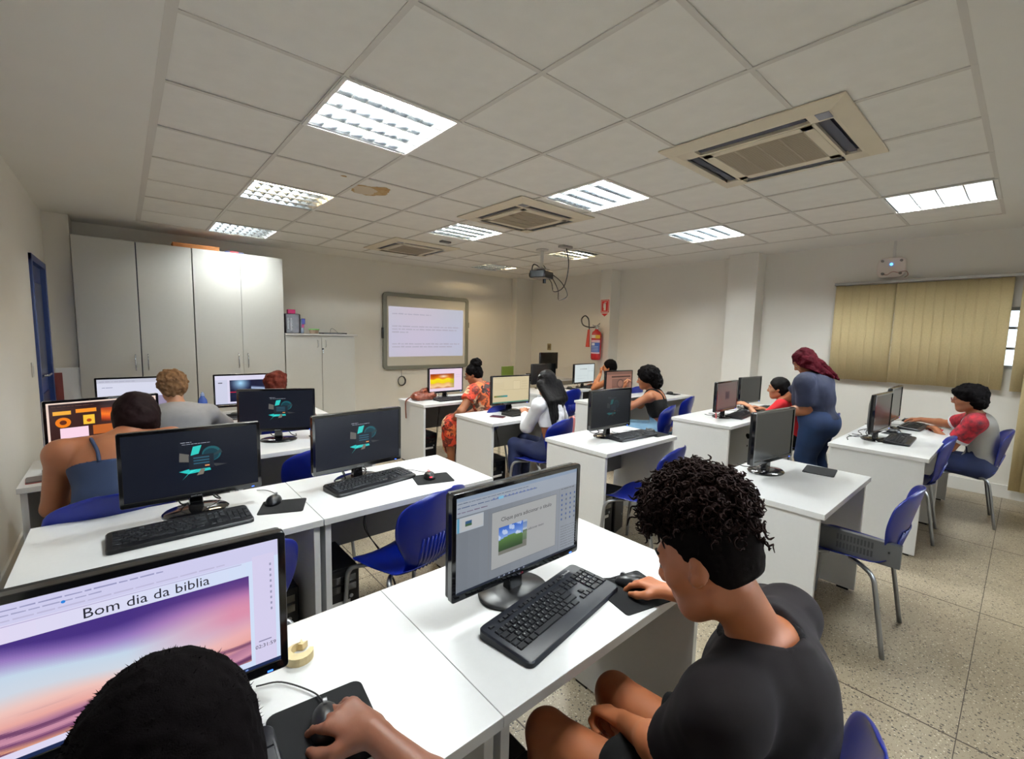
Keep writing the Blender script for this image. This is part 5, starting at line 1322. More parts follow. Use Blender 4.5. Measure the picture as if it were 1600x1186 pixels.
    for q in (-1, 1):
        F.ball(P(q*.031, .094, .004), .013*s, .012, op='sub'); F.ball(P(q*.042, .056, -.022), .023*s, .02)
        F.ball(P(q*.0125, .098, -.030), .0075*s, .006)
        F.ball(P(q*.031, .0755, .010), V3(.0145, .0135, .0095)*s, .004, RH); F.ball(P(q*.031, .0735, .0), .0130*s, .004)
        F.ball(P(q*.074, -.006, -.004), V3(.0075, .016, .027)*s, .006, RH@np.array(Matrix.Rotation(q*-.35, 3, 'Z'))); F.ball(P(q*.070, .008, -.022), V3(.009, .012, .014)*s, .006, RH)
        F.ball(P(q*.083, .001, .003), V3(.0058, .0105, .0175)*s, .003, RH, op='sub')
    F.cone(P(0, .084, .012), P(0, .105, -.022), .0075*s, .0105*s, .012)
    F.cone(P(-.017, .083, -.052), P(.017, .083, -.052), .0065*s, .0065*s, .006); F.cone(P(-.015, .082, -.063), P(.015, .082, -.063), .0078*s, .0078*s, .006)
    F.cone(P(-.016, .094, -.0575), P(.016, .094, -.0575), .0016*s, .0016*s, .003, op='sub')
    J['F'] = F; J['h'] = h; J['skm'] = skm
    return J
def finish(J, eyes=True, brows=True):
    t = J['t']; loc = tuple(t.location); s = J['s']; P = J['P']
    bo = field_obj('body', J['F'], J['h'], J['skm'], t, loc, 1); J['body'] = bo
    if eyes:
        for q in (-1, 1):
            c = P(q*.031, .0765, .004)-np.array(loc)
            g = G().lathe([(0, -.0115), (.0081, -.0081), (.0115, 0), (.0081, .0081), (0, .0115)], 12, M=T(*c)); e = mk('eye', g, M_eye, bo, smooth='all')
            c2 = c+J['hf']*.0085*s-J['hu']*.003*s
            mk('iris', G().lathe([(0, -.0055), (.004, -.004), (.0055, 0), (.004, .004), (0, .0055)], 10, M=T(*c2)), M_iris, bo, smooth='all')
            if brows:
                L = [P(q*.014, .0885, .028), P(q*.030, .0885, .034), P(q*.048, .078, .029)]
                mk('eyebrow', G().tube(arc([tuple(x-np.array(loc)) for x in L], 4), .0032*s, 6), M_brow, bo, smooth='all')
    return J
def garment(J, name, fn, m, h=None, noise=((.004, .06),), cuts=(), parent=None):
    F = Field(); fn(F); F.noise = list(noise)
    for c in cuts: F.cut(*c)
    return field_obj(name, F, h or J['h'], m, parent or J['t'], tuple(J['t'].location), 1)
def sleeves(J, F, g, frac, flare=0., k=.03):
    s = J['s']
    for sh, e in ((J['shl'], J['el']), (J['shr'], J['er'])):
        F.cone(sh, sh+(e-sh)*frac, .052*s+g, .042*s+g+flare, k, cap=True)
def neckhole(J, F, r=.068, up=.022, z=.05): F.ball(J['c7']+J['sp']*up+J['sf']*.018, V3(r, r, z), .006, J['RS'], op='sub')
def hair_shell(J, F, g=.012, low=-.05, k=.02, back=.0):
    """cap of hair over the skull"""
    s = J['s']; F.ball(J['P'](0, -.016-back, .032), V3(.074+g, .088+g+back, .084+g)*s, k, J['RH']); F.ball(J['P'](0, -.045-back, -.02), V3(.062+g*.7, .05+g+back, .06)*s, .03, J['RH'])
def face_cut(J, F, y=.074, z=.050, slope=.62, low=-.075):
    P = J['P']; n = J['hf']*1.0-J['hu']*slope; F.cut(P(0, y, z), n); 
    if low is not None: F.cut(P(0, -.06, low), -J['hu']+J['hf']*.25)
def HEM(J, z=.02): return (J['pel']-V3(0, 0, z), -J['u']+.0*J['f'])
def WAIST(J, z=.085): return (J['pel']+V3(0, 0, z), J['u']-.75*J['f'])
SK_boy = skin('skin_warm_brown', (168, 102, 66)); SK_dark = skin('skin_deep_brown', (124, 76, 54)); SK_mid = skin('skin_brown', (156, 98, 66)); SK_lt = skin('skin_light_brown', (186, 132, 100)); SK_or = skin('skin_tan', (184, 116, 74))
M_jean = mat('dark_denim', (26, 44, 84), .8, noise=(12, .25), bump=(500, .3, .0006)); M_jean2 = mat('blue_denim', (20, 50, 92), .85, noise=(4, .3, (10, 32, 68)), bump=(500, .3, .0006))
M_jeanlt = mat('light_denim', (112, 150, 180), .8, noise=(5, .25), bump=(500, .3, .0006)); M_blackcloth = mat('black_fabric', (10, 10, 11), .9, spec=.2, bump=(700, .3, .0006))

# ---- the curly-haired boy in the foreground
J = person('person in the foreground with curly black hair and a charcoal t-shirt', (.955, .30, .50), 4, (.91, .275, .945), (.835, .372, 1.088), hyaw=6, hpitch=24, hroll=-4, s=.95, b=1.02,
    wr=(1.18, .635, .765), wl=(.905, .585, .55), pr=(.9, -.4, -.35), pl=(-.25, -.5, -.6), kr=(1.035, .70, .475), kl=(.79, .735, .475), skm=SK_boy, h=.004, shw=.185,
    hr=dict(d=(.02, 1, -.06), n=(.05, .05, 1), curl=.32, thumb=1.2), hl=dict(d=(.15, 1, -.35), n=(.35, .2, 1), curl=.95), group=None)
finish(J)
M_tee = mat('charcoal_cotton', (22, 18, 20), .92, spec=.15, noise=(3, .15), bump=(800, .25, .0005))
def f_tee(F): J['torso'](F, .014); J['shoulders'](F, .014); sleeves(J, F, .018, .78, .012); neckhole(J, F, .07, .03, .055)
sh_ = garment(J, 't_shirt', f_tee, M_tee, .0055, noise=((.008, .11), (.003, .035)), cuts=[HEM(J)])
g = G(); c = J['c7']+J['sp']*.012+J['sf']*.018-np.array(J['t'].location)
def f_col(F):
    for q in range(28):
        a0, a1 = 2*PI*q/28, 2*PI*(q+1)/28
        pt = lambda a: J['c7']+J['sp']*(.004-.030*max(0, math.sin(a))+.010*max(0, -math.sin(a)))+J['sf']*(.018+.070*math.sin(a))+J['rs']*.071*math.cos(a)
        F.cone(pt(a0), pt(a1), .006, .006, .004)
garment(J, 'collar_rib', f_col, mat('charcoal_rib', (16, 15, 17), .95, spec=.1), .004, noise=(), parent=sh_)
def f_sh(F): J['torso'](F, .010); J['legs'](F, .012, .62, 1.05, .012)
garment(J, 'shorts', f_sh, M_blackcloth, .006, noise=((.006, .05),), cuts=[WAIST(J)])
for q in ('al', 'ar'):
    def f_shoe(F, q=q): F.cone(J[q]-J['f']*.035-V3(0, 0, .035), J[q]+J['f']*.16-V3(0, 0, .045), .042, .034, .02); F.cone(J[q], J[q]+J['f']*.05-V3(0, 0, .03), .046, .04, .02)
    garment(J, 'shoe', f_shoe, M_blackcloth, .007, noise=(), cuts=[(V3(0, 0, .002), (0, 0, -1))])
def f_hair(F):   # short faded sides and back
    F.ball(J['P'](0, -.020, .030), V3(.0775, .090, .084)*.95, .02, J['RH']); F.ball(J['P'](0, -.052, -.014), V3(.058, .044, .052)*.95, .03, J['RH'])
    F.ball(J['P'](0, .0, .085), V3(.076, .092, .045)*.95, .03, J['RH'])
F = Field(); f_hair(F); F.noise = [(.0012, .006)]; P = J['P']
F.cut(P(0, .082, .055), J['hf']-J['hu']*.9); F.cut(P(0, 0, -.060), -J['hu']-J['hf']*.25)
F.cut(P(0, .028, -.002), J['hf']*.75-J['hu']*1.0)
hr_o = field_obj('short_hair', F, .004, mat('black_fade_hair', (15, 12, 12), .9, bump=(900, .5, .0006), spec=.03), J['t'], tuple(J['t'].location))
F = Field(); rr = np.random.RandomState(4)
F.ball(P(0, .0, .112), V3(.084, .104, .056)*.95, .02, J['RH']); F.ball(P(0, -.030, .118), V3(.060, .058, .046)*.95, .02, J['RH']); F.ball(P(0, .055, .09), V3(.058, .045, .038)*.95, .02, J['RH']); F.ball(P(.0, -.068, .07), V3(.060, .038, .050)*.95, .02, J['RH'])
F.noise = [(.005, .028), (.003, .012)]
mop = field_obj('curly_top', F, .005, M_curl, J['t'], tuple(J['t'].location))
g = G(); loc = np.array(J['t'].location)
for q in range(1250):
    th = rr.uniform(0, 2*PI); ph = rr.uniform(-.25 if math.sin(th) > -.2 else -.55, 1.0); d = np.array([math.cos(th)*math.cos(ph*1.5), math.sin(th)*math.cos(ph*1.5), math.sin(ph*1.5)])
    cc = (0, -.012, .098); base = P(cc[0]+d[0]*.080, cc[1]+d[1]*.108, cc[2]+.006+d[2]*.078)
    if d[1] < -.6 and rr.rand() < .5: base = base-J['hu']*.03*rr.rand()
    od = unit(J['hr']*d[0]+J['hf']*d[1]+J['hu']*(d[2]*.8+.1)+rr.normal(0, .45, 3)); a = unit(np.cross(od, rr.normal(0, 1, 3))); bb = np.cross(od, a)
    L = rr.uniform(.016, .034)*(1.5 if rr.rand() < .18 else 1); rad = rr.uniform(.0035, .0065); turns = rr.uniform(1.6, 3.0); n = 14
    pts = [tuple(base-od*.008+od*L*k/n+(a*math.cos(2*PI*turns*k/n)+bb*math.sin(2*PI*turns*k/n))*rad*min(1, k/4+.3)-loc-np.array([0, 0, .25*(L*k/n)**2/.04])) for k in range(n+1)]
    g.tube(pts, [.0021]*(n-1)+[.0015, .0008], 4, caps=False)
o = mk('curls', g, M_curl, mop, smooth='all'); o['kind'] = 'stuff'
J_boy = J

# ---- the dark head at the bottom left
J = person('person at the bottom left corner, short black hair seen from above', (.0, .16, .50), 0, (.01, .375, .945), (.012, .478, 1.085), hyaw=2, hpitch=38, s=.97, b=1.05,
    wr=(.318, .735, .765), wl=(-.16, .66, .74), pr=(.8, -.3, -.5), skm=SK_dark, h=.005, shw=.17, hr=dict(d=(-.38, 1, -.03), n=(-.1, 0, 1), curl=.30, thumb=1.2, s=1.12), hl=dict(curl=.4), kl=(-.12, .56, .48), kr=(.13, .56, .48))
finish(J)
def f_t1(F): J['torso'](F, .012); J['shoulders'](F, .012); sleeves(J, F, .014, .7, .01); neckhole(J, F)
garment(J, 't_shirt', f_t1, mat('navy_cotton', (30, 32, 44), .85), .007, cuts=[HEM(J)])
def f_p1(F): J['torso'](F, .009); J['legs'](F, .010, 1.95)
garment(J, 'trousers', f_p1, M_blackcloth, .009, cuts=[WAIST(J)])
F = Field(); P = J['P']; F.ball(P(0, -.010, .030), V3(.0780, .101, .092)*.97, .02, J['RH']); F.ball(P(0, -.05, -.02), V3(.066, .052, .06)*.97, .03, J['RH']); F.noise = [(.0022, .009), (.0015, .004)]
F.cut(P(0, .082, .045), J['hf']-J['hu']*.7); F.cut(P(0, 0, -.07), -J['hu']); F.cut(P(0, .03, -.0), J['hf']*.7-J['hu'])
hair = field_obj('short_hair', F, .0035, mat('very_dark_hair', (8, 6, 7), .8, bump=(700, .6, .001), spec=.02), J['t'], tuple(J['t'].location))
g = G(); loc = np.array(J['t'].location); rr = np.random.RandomState(8)
for q in range(7000):
    d = unit(rr.normal(0, 1, 3)); 
    if d[2] < -.25: continue
    p = P(d[0]*.0777, -.010+d[1]*.1005, .030+d[2]*.0915); 
    if (p-P(0, .082, .045))@(J['hf']-J['hu']*.7) > -.002: continue
    nn = unit(J['hr']*d[0]+J['hf']*d[1]+J['hu']*d[2]); td = unit(nn*.3+J['hf']*.7-J['hr']*.2+rr.normal(0, .3, 3)); sd = unit(np.cross(td, nn))*.0006; L = rr.uniform(.003, .0065)
    p = p-loc; g.add([tuple(p-sd), tuple(p+sd), tuple(p+td*L)], [(0, 1, 2)])
o = mk('hair_strands', g, MATS['very_dark_hair'], hair); o['kind'] = 'stuff'

# ---- bare-backed woman, row three
J = person('person with bare back and blue strappy top bent over the orange-picture monitor', (-.06, 2.66, .50), 8, (-.03, 2.93, .965), (.035, 3.02, 1.03), hyaw=-4, hpitch=44, s=.98, b=1.25, bh=1.15,
    wl=(-.22, 3.16, .745), wr=(.22, 3.18, .745), pl=(-.35, -.3, -1.0), pr=(.9, -.4, -.4), skm=SK_mid, shw=.205, limb=1.2, hl=dict(curl=.3), hr=dict(curl=.3))
finish(J)
c_top = J['c7']-J['sp']*.165
def f_top(F): J['torso'](F, .008)
top = garment(J, 'strappy_top', f_top, mat('dark_blue_denim_top', (28, 48, 84), .75, noise=(8, .2), bump=(500, .2, .0005)), cuts=[(c_top, J['sp']), HEM(J)])
loc = np.array(J['t'].location)
for q in (-1, 1):
    bk = -J['sf']
    pts = [c_top+J['rs']*q*.085+bk*.130, J['c7']-J['sp']*.11+J['rs']*q*.092+bk*.122, J['c7']-J['sp']*.05+J['rs']*q*.108+bk*.090, J['c7']-J['sp']*.005+J['rs']*q*.112+bk*.005, J['c7']-J['sp']*.03+J['rs']*q*.112+J['sf']*.075]
    mk('strap', G().tube(arc([tuple(p-loc) for p in pts], 5), .0075, 6), MATS['dark_blue_denim_top'], top, smooth='all')
def f_pp(F): J['torso'](F, .010); J['legs'](F, .012, 1.95)
garment(J, 'jeans', f_pp, M_jean, .009, cuts=[WAIST(J)])
F = Field(); P = J['P']; s = J['s']; F.ball(P(0, -.012, .034), V3(.099, .112, .104)*s, .02, J['RH']); F.ball(P(0, -.045, -.02), V3(.092, .066, .092)*s, .03, J['RH'])
for q in (-1, 1): F.ball(P(q*.062, .0, -.045), V3(.03, .05, .075)*s, .03, J['RH'])
F.noise = [(.004, .03), (.002, .008)]; F.cut(P(0, .078, .05), J['hf']-J['hu']*.45)
field_obj('hair', F, .006, hair_m('dark_reddish_hair', (26, 15, 16)), J['t'], loc)

# ---- grey-shirted person, row four
J = person('person with short curly light-brown hair and grey t-shirt facing the cabinets', (.30, 4.02, .50), 0, (.285, 4.13, .918), (.265, 4.20, 1.055), hyaw=8, hpitch=14, s=.98, b=1.28, bh=1.2,
    wl=(.06, 4.45, .745), wr=(.42, 4.42, .745), pl=(-.8, -.4, -.5), pr=(1.1, -.2, -.45), skm=SK_lt, shw=.18, h=.008, limb=1.15, shoulder_drop=.02)
finish(J, brows=False)
def f_g(F): J['torso'](F, .013); J['shoulders'](F, .013); sleeves(J, F, .018, .85, .008); neckhole(J, F)
garment(J, 't_shirt', f_g, mat('grey_marl_cotton', (142, 142, 146), .85, noise=(30, .08)), .008, noise=((.006, .08),), cuts=[HEM(J)])
garment(J, 'trousers', lambda F: (J['torso'](F, .010), J['legs'](F, .012, 1.95)), M_jean, .010, cuts=[WAIST(J)])
F = Field(); P = J['P']; s = J['s']; F.ball(P(0, -.012, .038), V3(.098, .108, .100)*s, .02, J['RH']); F.ball(P(0, -.05, -.03), V3(.075, .055, .06)*s, .03, J['RH']); F.noise = [(.012, .022), (.005, .009)]; F.cut(P(0, .082, .05), J['hf']-J['hu']*.5)
field_obj('curly_hair', F, .006, hair_m('light_brown_curls', (128, 98, 72), .6), J['t'], tuple(J['t'].location))

# ---- reddish-brown hair, row four
J = person('person with reddish-brown hair mostly hidden behind a dark monitor', (1.02, 4.0, .50), 0, (1.0, 4.10, .90), (.965, 4.18, 1.01), hyaw=4, hpitch=16, s=.95, b=1.1,
    wl=(.80, 4.42, .745), wr=(1.15, 4.40, .745), skm=SK_lt, h=.009)
finish(J, brows=False)
garment(J, 't_shirt', lambda F: (J['torso'](F, .013), J['shoulders'](F, .013), sleeves(J, F, .016, .8, .008), neckhole(J, F)), mat('dusty_red_cotton', (120, 62, 60), .85), .009, cuts=[HEM(J)])
garment(J, 'trousers', lambda F: (J['torso'](F, .010), J['legs'](F, .012, 1.95)), M_jean, .010, cuts=[WAIST(J)])
F = Field(); P = J['P']; s = J['s']; F.ball(P(0, -.012, .045), V3(.095, .105, .095)*s, .02, J['RH']); F.ball(P(.03, -.03, .095), V3(.06, .06, .05)*s, .03, J['RH']); F.ball(P(0, -.05, -.03), V3(.07, .05, .06)*s, .03, J['RH']); F.noise = [(.009, .025), (.004, .009)]; F.cut(P(0, .082, .05), J['hf']-J['hu']*.5)
field_obj('hair', F, .007, hair_m('reddish_brown_hair', (92, 42, 34), .55), J['t'], tuple(J['t'].location))

# ---- floral dress
J = person('person with a black hair bun and glasses in an orange, black and cream floral dress', (3.02, 3.90, .50), 30, (3.0, 3.98, .945), (2.955, 4.055, 1.055), hyaw=12, hpitch=22, s=.97, b=1.18, bh=1.15,
    wl=(2.70, 4.06, .56), wr=(2.95, 4.22, .56), pl=(-1.0, -.2, -.3), pr=(.9, -.4, -.4), kl=(2.69, 4.12, .50), kr=(2.85, 4.26, .50), skm=SK_mid, shw=.175, limb=1.15, bust=1.0, hl=dict(curl=.5, d=(-.1, .8, -.5)), hr=dict(curl=.5))
finish(J)
def floral_mat():
    m = bpy.data.materials.new('floral_print_fabric'); m.use_nodes = True; nt = m.node_tree; b = nt.nodes['Principled BSDF']; L = nt.links.new; b.inputs['Roughness'].default_value = .8
    tc = nt.nodes.new('ShaderNodeTexCoord'); n = nt.nodes.new('ShaderNodeTexNoise'); n.inputs['Scale'].default_value = 14; n.inputs['Detail'].default_value = 3; n.inputs['Distortion'].default_value = 1.2; L(tc.outputs['Object'], n.inputs[0])
    mx = nt.nodes.new('ShaderNodeVectorMath'); mx.operation = 'MULTIPLY_ADD'; mx.inputs[1].default_value = (.12,)*3; L(n.outputs[1], mx.inputs[0]); L(tc.outputs['Object'], mx.inputs[2])
    v = nt.nodes.new('ShaderNodeTexVoronoi'); v.inputs['Scale'].default_value = 8.5; L(mx.outputs[0], v.inputs[0])
    sp_ = nt.nodes.new('ShaderNodeSeparateColor'); L(v.outputs['Color'], sp_.inputs[0])
    cr = nt.nodes.new('ShaderNodeValToRGB'); cr.color_ramp.interpolation = 'CONSTANT'; e = cr.color_ramp.elements; e[0].color = lin((34, 20, 22))+(1,); e[1].position = .30; e[1].color = lin((196, 60, 30))+(1,)
    for p_, c_ in ((.58, (226, 112, 62)), (.74, (176, 36, 28)), (.84, (212, 174, 140))): q = e.new(p_); q.color = lin(c_)+(1,)
    L(sp_.outputs[0], cr.inputs[0])
    r2 = nt.nodes.new('ShaderNodeMapRange'); r2.inputs[1].default_value = .5; r2.inputs[2].default_value = .56; r2.inputs[4].default_value = .8; L(n.outputs[0], r2.inputs[0])
    m2 = nt.nodes.new('ShaderNodeMix'); m2.data_type = 'RGBA'; m2.inputs[7].default_value = lin((44, 22, 22))+(1,); L(r2.outputs[0], m2.inputs[0]); L(cr.outputs[0], m2.inputs[6]); L(m2.outputs[2], b.inputs['Base Color'])
    return m
def f_dr(F):
    J['torso'](F, .014); J['shoulders'](F, .014); sleeves(J, F, .022, .5, .014); neckhole(J, F, .085, .03, .06); J['legs'](F, .03, 1.55, 1.1, .02)
    F.cone(J['pel'], (J['kl']+J['kr'])/2, .13, .09, .05); F.cone((J['kl']+J['kr'])/2, (J['kl']+J['kr'])/2-V3(0, 0, .26), .09, .11, .05)
garment(J, 'dress', f_dr, floral_mat(), .008, noise=((.008, .07), (.004, .03)))
F = Field(); P = J['P']; s = J['s']; hair_shell(J, F, .010); F.ball(P(0, -.06, .115), V3(.056, .056, .056)*s, .015, J['RH']); face_cut(J, F)
F.noise = [(.004, .014)]; field_obj('hair', F, .006, M_hairblk, J['t'], tuple(J['t'].location))
F = Field(); F.ball(P(-.0, -.078, .105), V3(.066, .060, .064)*s, .015, J['RH']); F.noise = [(.012, .02)]; field_obj('hair_bun', F, .006, M_hairblk, J['t'], tuple(J['t'].location))
loc = np.array(J['t'].location); g = G()
for q in (-1, 1):
    c = P(q*.031, .108, .0); g.tube([tuple(c+s*(.02*math.cos(a)*J['hr']+.015*math.sin(a)*J['hu'])-loc) for a in [2*PI*k/14 for k in range(15)]], .0018, 5)
    g.tube([tuple(P(q*.05, .105, .004)-loc), tuple(P(q*.078, .0, .01)-loc)], .0018, 5)
g.tube([tuple(P(-.011, .112, .002)-loc), tuple(P(.011, .112, .002)-loc)], .0018, 5); mk('glasses', g, M_blk, J['t'], smooth='all')

# ---- long black hair, white sweater
J = person('person with long straight black hair, a white hair clip, white cropped sweater and blue jeans', (2.84, 2.72, .50), 14, (2.865, 2.78, .955), (2.87, 2.83, 1.075), hyaw=-30, hpitch=8, s=.97, b=.92,
    wl=(2.86, 3.10, .765), wr=(3.06, 3.12, .765), pl=(-.75, -.4, -.9), pr=(.8, -.4, -.6), kl=(2.68, 3.02, .50), kr=(2.86, 3.10, .50), skm=SK_mid, shw=.155, hl=dict(curl=.3, n=(-.2, 0, 1)), hr=dict(curl=.3))
finish(J)
M_swt = mat('white_knit', (226, 228, 236), .85, bump=(300, .3, .001))
def f_sw(F):
    J['shoulders'](F, .012); s = J['s']
    for sh, e, w1 in ((J['shl'], J['el'], J['wl']), (J['shr'], J['er'], J['wr'])): F.cone(sh, e, .062*s, .058*s, .03); F.cone(e, e+(w1-e)*.92, .058*s, .036*s, .03, cap=True)
    neckhole(J, F, .07)
sw = garment(J, 'sweater', lambda F: (J['torso'](F, .012), neckhole(J, F, .07)), M_swt, .0065, noise=((.005, .05),), cuts=[(J['pel']+J['sp']*.20, -J['sp'])])
garment(J, 'sweater_sleeves', f_sw, M_swt, .0065, noise=((.005, .05),), parent=sw)
garment(J, 'jeans', lambda F: (J['torso'](F, .010), J['legs'](F, .012, 1.95)), mat('navy_denim', (20, 34, 76), .8, noise=(8, .3), bump=(500, .3, .0006)), .008, cuts=[WAIST(J)])
F = Field(); P = J['P']; s = J['s']; hair_shell(J, F, .012); bkd = -J['sf']
for q, l in ((-.10, .30), (-.07, .42), (-.035, .40), (.0, .30), (.035, .42), (.07, .48), (.11, .42)):
    top_ = P(q*.9, -.055, -.01); m1 = J['c7']+bkd*.085*s+J['rs']*q*1.25*s-J['sp']*.03; e1 = J['c7']+bkd*(.118)*s+J['rs']*q*1.5*s-J['sp']*l*.72*s
    F.cone(top_, m1, .044*s, .042*s, .02, flat=(bkd, .8)); F.cone(m1, e1, .040*s, .020*s, .012, flat=(bkd, .6))
face_cut(J, F, low=None); F.noise = [(.003, .012)]
hh = field_obj('long_hair', F, .006, mat('glossy_black_hair', (10, 8, 9), .55, bump=(300, .4, .0006), spec=.07), J['t'], tuple(J['t'].location))
loc = np.array(J['t'].location); g = G(); c = P(-.078, -.035, .075)-loc; a_ = unit(-J['hr']*.3+J['hf']*.2+J['hu']*-.6); b_ = unit(J['hf']+J['hr']*.3)
tri = [c-b_*.03, c+b_*.028+a_*.010, c+b_*.024-a_*.012]; tri2 = [c-b_*.012+a_*.0005, c+b_*.016+a_*.004, c+b_*.014-a_*.005]; of = -J['hr']*.012
g.add([tuple(x+of) for x in tri]+[tuple(x+of*.2) for x in tri], [(0, 1, 2), (5, 4, 3), (0, 3, 4, 1), (1, 4, 5, 2), (2, 5, 3, 0)]); mk('hair_clip', g, M_white, J['t'], bevel=.002)

# ---- bare shoulders by the white screen
J = person('person with short black hair and bare shoulders, chin on hand, by the bright white screen', (5.55, 3.88, .50), 12, (5.50, 4.0, .93), (5.46, 4.075, 1.05), hyaw=16, hpitch=6, s=.97, b=1.12,
    wl=(5.375, 4.17, .95), wr=(5.62, 4.45, .745), pl=(-.5, .3, -1), pr=(.8, -.3, -.6), skm=SK_or, shw=.18, h=.008, limb=1.1, hl=dict(d=(.2, .2, 1), n=(-.5, .8, .2), curl=.9))
finish(J)
garment(J, 'top', lambda F: J['torso'](F, .008), M_blackcloth, .009, cuts=[(J['c7']-J['sp']*.17, J['sp']), HEM(J)])
garment(J, 'trousers', lambda F: (J['torso'](F, .010), J['legs'](F, .012, 1.95)), M_jean, .010, cuts=[WAIST(J)])
F = Field(); hair_shell(J, F, .014); face_cut(J, F, low=-.06); F.noise = [(.005, .018)]; field_obj('short_hair', F, .007, M_hairblk, J['t'], tuple(J['t'].location))

# ---- black tank top
J = person('person with big curly black hair, black crop tank top and light jeans', (4.45, 2.60, .50), 22, (4.46, 2.73, .925), (4.425, 2.79, 1.045), hyaw=14, hpitch=10, s=.97, b=1.08, bh=1.1,
    wl=(4.215, 2.93, .93), wr=(4.45, 3.12, .745), pl=(-.6, .3, -1), pr=(.8, -.3, -.6), kl=(4.12, 2.92, .50), kr=(4.30, 3.02, .50), skm=SK_mid, shw=.165, h=.0075, hl=dict(d=(.1, .1, 1), n=(-.6, .8, .2), curl=.8))
finish(J)
garment(J, 'tank_top', lambda F: J['torso'](F, .010), M_blackcloth, .008, cuts=[(J['c7']-J['sp']*.125, J['sp']), (J['pel']+J['sp']*.13, -J['sp'])])
loc = np.array(J['t'].location)
for q in (-1, 1):
    bk = -J['sf']; pts = [J['c7']-J['sp']*.17+J['rs']*q*.050+bk*.105, J['c7']-J['sp']*.09+J['rs']*q*.056+bk*.095, J['c7']-J['sp']*.015+J['rs']*q*.075+bk*.050, J['c7']+J['rs']*q*.08+J['sf']*.02, J['c7']-J['sp']*.04+J['rs']*q*.08+J['sf']*.07]
    mk('strap', G().tube(arc([tuple(p-loc) for p in pts], 5), .024, 6), M_blackcloth, J['t'], smooth='all')
garment(J, 'jeans', lambda F: (J['torso'](F, .010), J['legs'](F, .014, 1.95)), M_jeanlt, .008, cuts=[WAIST(J)])
F = Field(); P = J['P']; s = J['s']; F.ball(P(0, -.03, .045), V3(.128, .130, .112)*s, .02, J['RH']); F.ball(P(.0, -.10, -.03), V3(.108, .075, .105)*s, .03, J['RH']); F.noise = [(.014, .03), (.006, .012)]; F.cut(P(0, .088, .045), J['hf']-J['hu']*.5)
field_obj('curly_hair', F, .006, M_hairblk, J['t'], loc)

# ---- red-shirted girl
J = person('seated person with black hair and a bright red t-shirt, hand raised to the desk', (5.24, 1.55, .50), 10, (5.18, 1.63, .90), (5.14, 1.68, 1.015), hyaw=8, hpitch=6, s=.93, b=.95,
    wl=(5.02, 1.90, .80), wr=(5.34, 1.90, .75), pl=(-.7, -.3, -.8), pr=(.8, -.3, -.6), skm=SK_lt, shw=.15, h=.0075, hl=dict(d=(-.1, .8, .35), n=(-.3, 0, 1), curl=.25))
finish(J)
garment(J, 't_shirt', lambda F: (J['torso'](F, .012), J['shoulders'](F, .012), sleeves(J, F, .016, .85, .006), neckhole(J, F)), mat('bright_red_cotton', (200, 22, 34), .8), .0075, cuts=[HEM(J)])
garment(J, 'trousers', lambda F: (J['torso'](F, .010), J['legs'](F, .012, 1.95)), M_blackcloth, .009, cuts=[WAIST(J)])
F = Field(); P = J['P']; s = J['s']; hair_shell(J, F, .013); F.ball(P(0, -.06, -.06), V3(.075, .05, .07)*s, .03, J['RH']); face_cut(J, F, low=None); F.cut(P(0, 0, -.115), -J['hu']); F.noise = [(.003, .015)]
field_obj('hair', F, .006, MATS['glossy_black_hair'], J['t'], tuple(J['t'].location))

# ---- standing woman with dark red hair
J = person('standing person with long dark red hair, navy t-shirt and blue jeans bending over the desk', (4.90, 1.24, .78), 8, (4.85, 1.335, 1.20), (4.825, 1.375, 1.32), hyaw=14, hpitch=38, s=.97, b=1.52, bh=1.42,
    wl=(4.73, 1.53, .83), wr=(5.10, 1.74, .78), pl=(.1, -.8, -.6), pr=(.8, -.3, -.5), kl=(4.82, 1.30, .42), kr=(5.02, 1.28, .42), al=(4.83, 1.22, .075), ar=(5.03, 1.20, .075), skm=SK_mid, shw=.225, h=.008, limb=1.3, belly=.03, hl=dict(curl=.25), hr=dict(curl=.25))
finish(J)
garment(J, 't_shirt', lambda F: (J['torso'](F, .016), J['shoulders'](F, .016), sleeves(J, F, .026, .80, .014), neckhole(J, F)), mat('navy_jersey', (20, 27, 54), .8, noise=(5, .2)), .008, noise=((.007, .09), (.003, .03)), cuts=[(J['pel']+V3(0, 0, .03), (0, 0, -1))])
garment(J, 'jeans', lambda F: (J['torso'](F, .010), F.ball(J['pel']-J['f']*.06-V3(0, 0, .05), V3(.165, .11, .12), .05, np.stack([J['r'], J['f'], J['u']], 1)), J['legs'](F, .016, 1.97)), M_jean2, .008, cuts=[(J['pel']+V3(0, 0, .10), (0, 0, 1))])
for q in ('al', 'ar'): garment(J, 'shoe', lambda F, q=q: (F.cone(J[q]-J['f']*.035-V3(0, 0, .035), J[q]+J['f']*.15-V3(0, 0, .045), .040, .033, .02), F.cone(J[q], J[q]+J['f']*.05-V3(0, 0, .03), .043, .038, .02)), M_blackcloth, .009, noise=(), cuts=[(V3(0, 0, .002), (0, 0, -1))])
F = Field(); P = J['P']; s = J['s']; hair_shell(J, F, .015)
for q, l, o_ in ((-.088, .22, .09), (-.085, .20, .03), (-.055, .18, -.02), (.0, .20, -.06), (.05, .26, -.06), (.085, .30, -.02)):
    F.cone(P(q*.8, -.03+o_*.3, .0), P(q*1.0, o_*.9-.02, -.10), .048*s, .046*s, .02); F.cone(P(q*1.0, o_*.9-.02, -.10), P(q*1.2, o_*.9-.075, -.10-l*.8), .046*s, .018*s, .02)
face_cut(J, F, y=.10, low=None); F.noise = [(.010, .035), (.005, .011)]
field_obj('long_hair', F, .0065, hair_m('dark_red_hair', (66, 10, 22), .45), J['t'], tuple(J['t'].location))

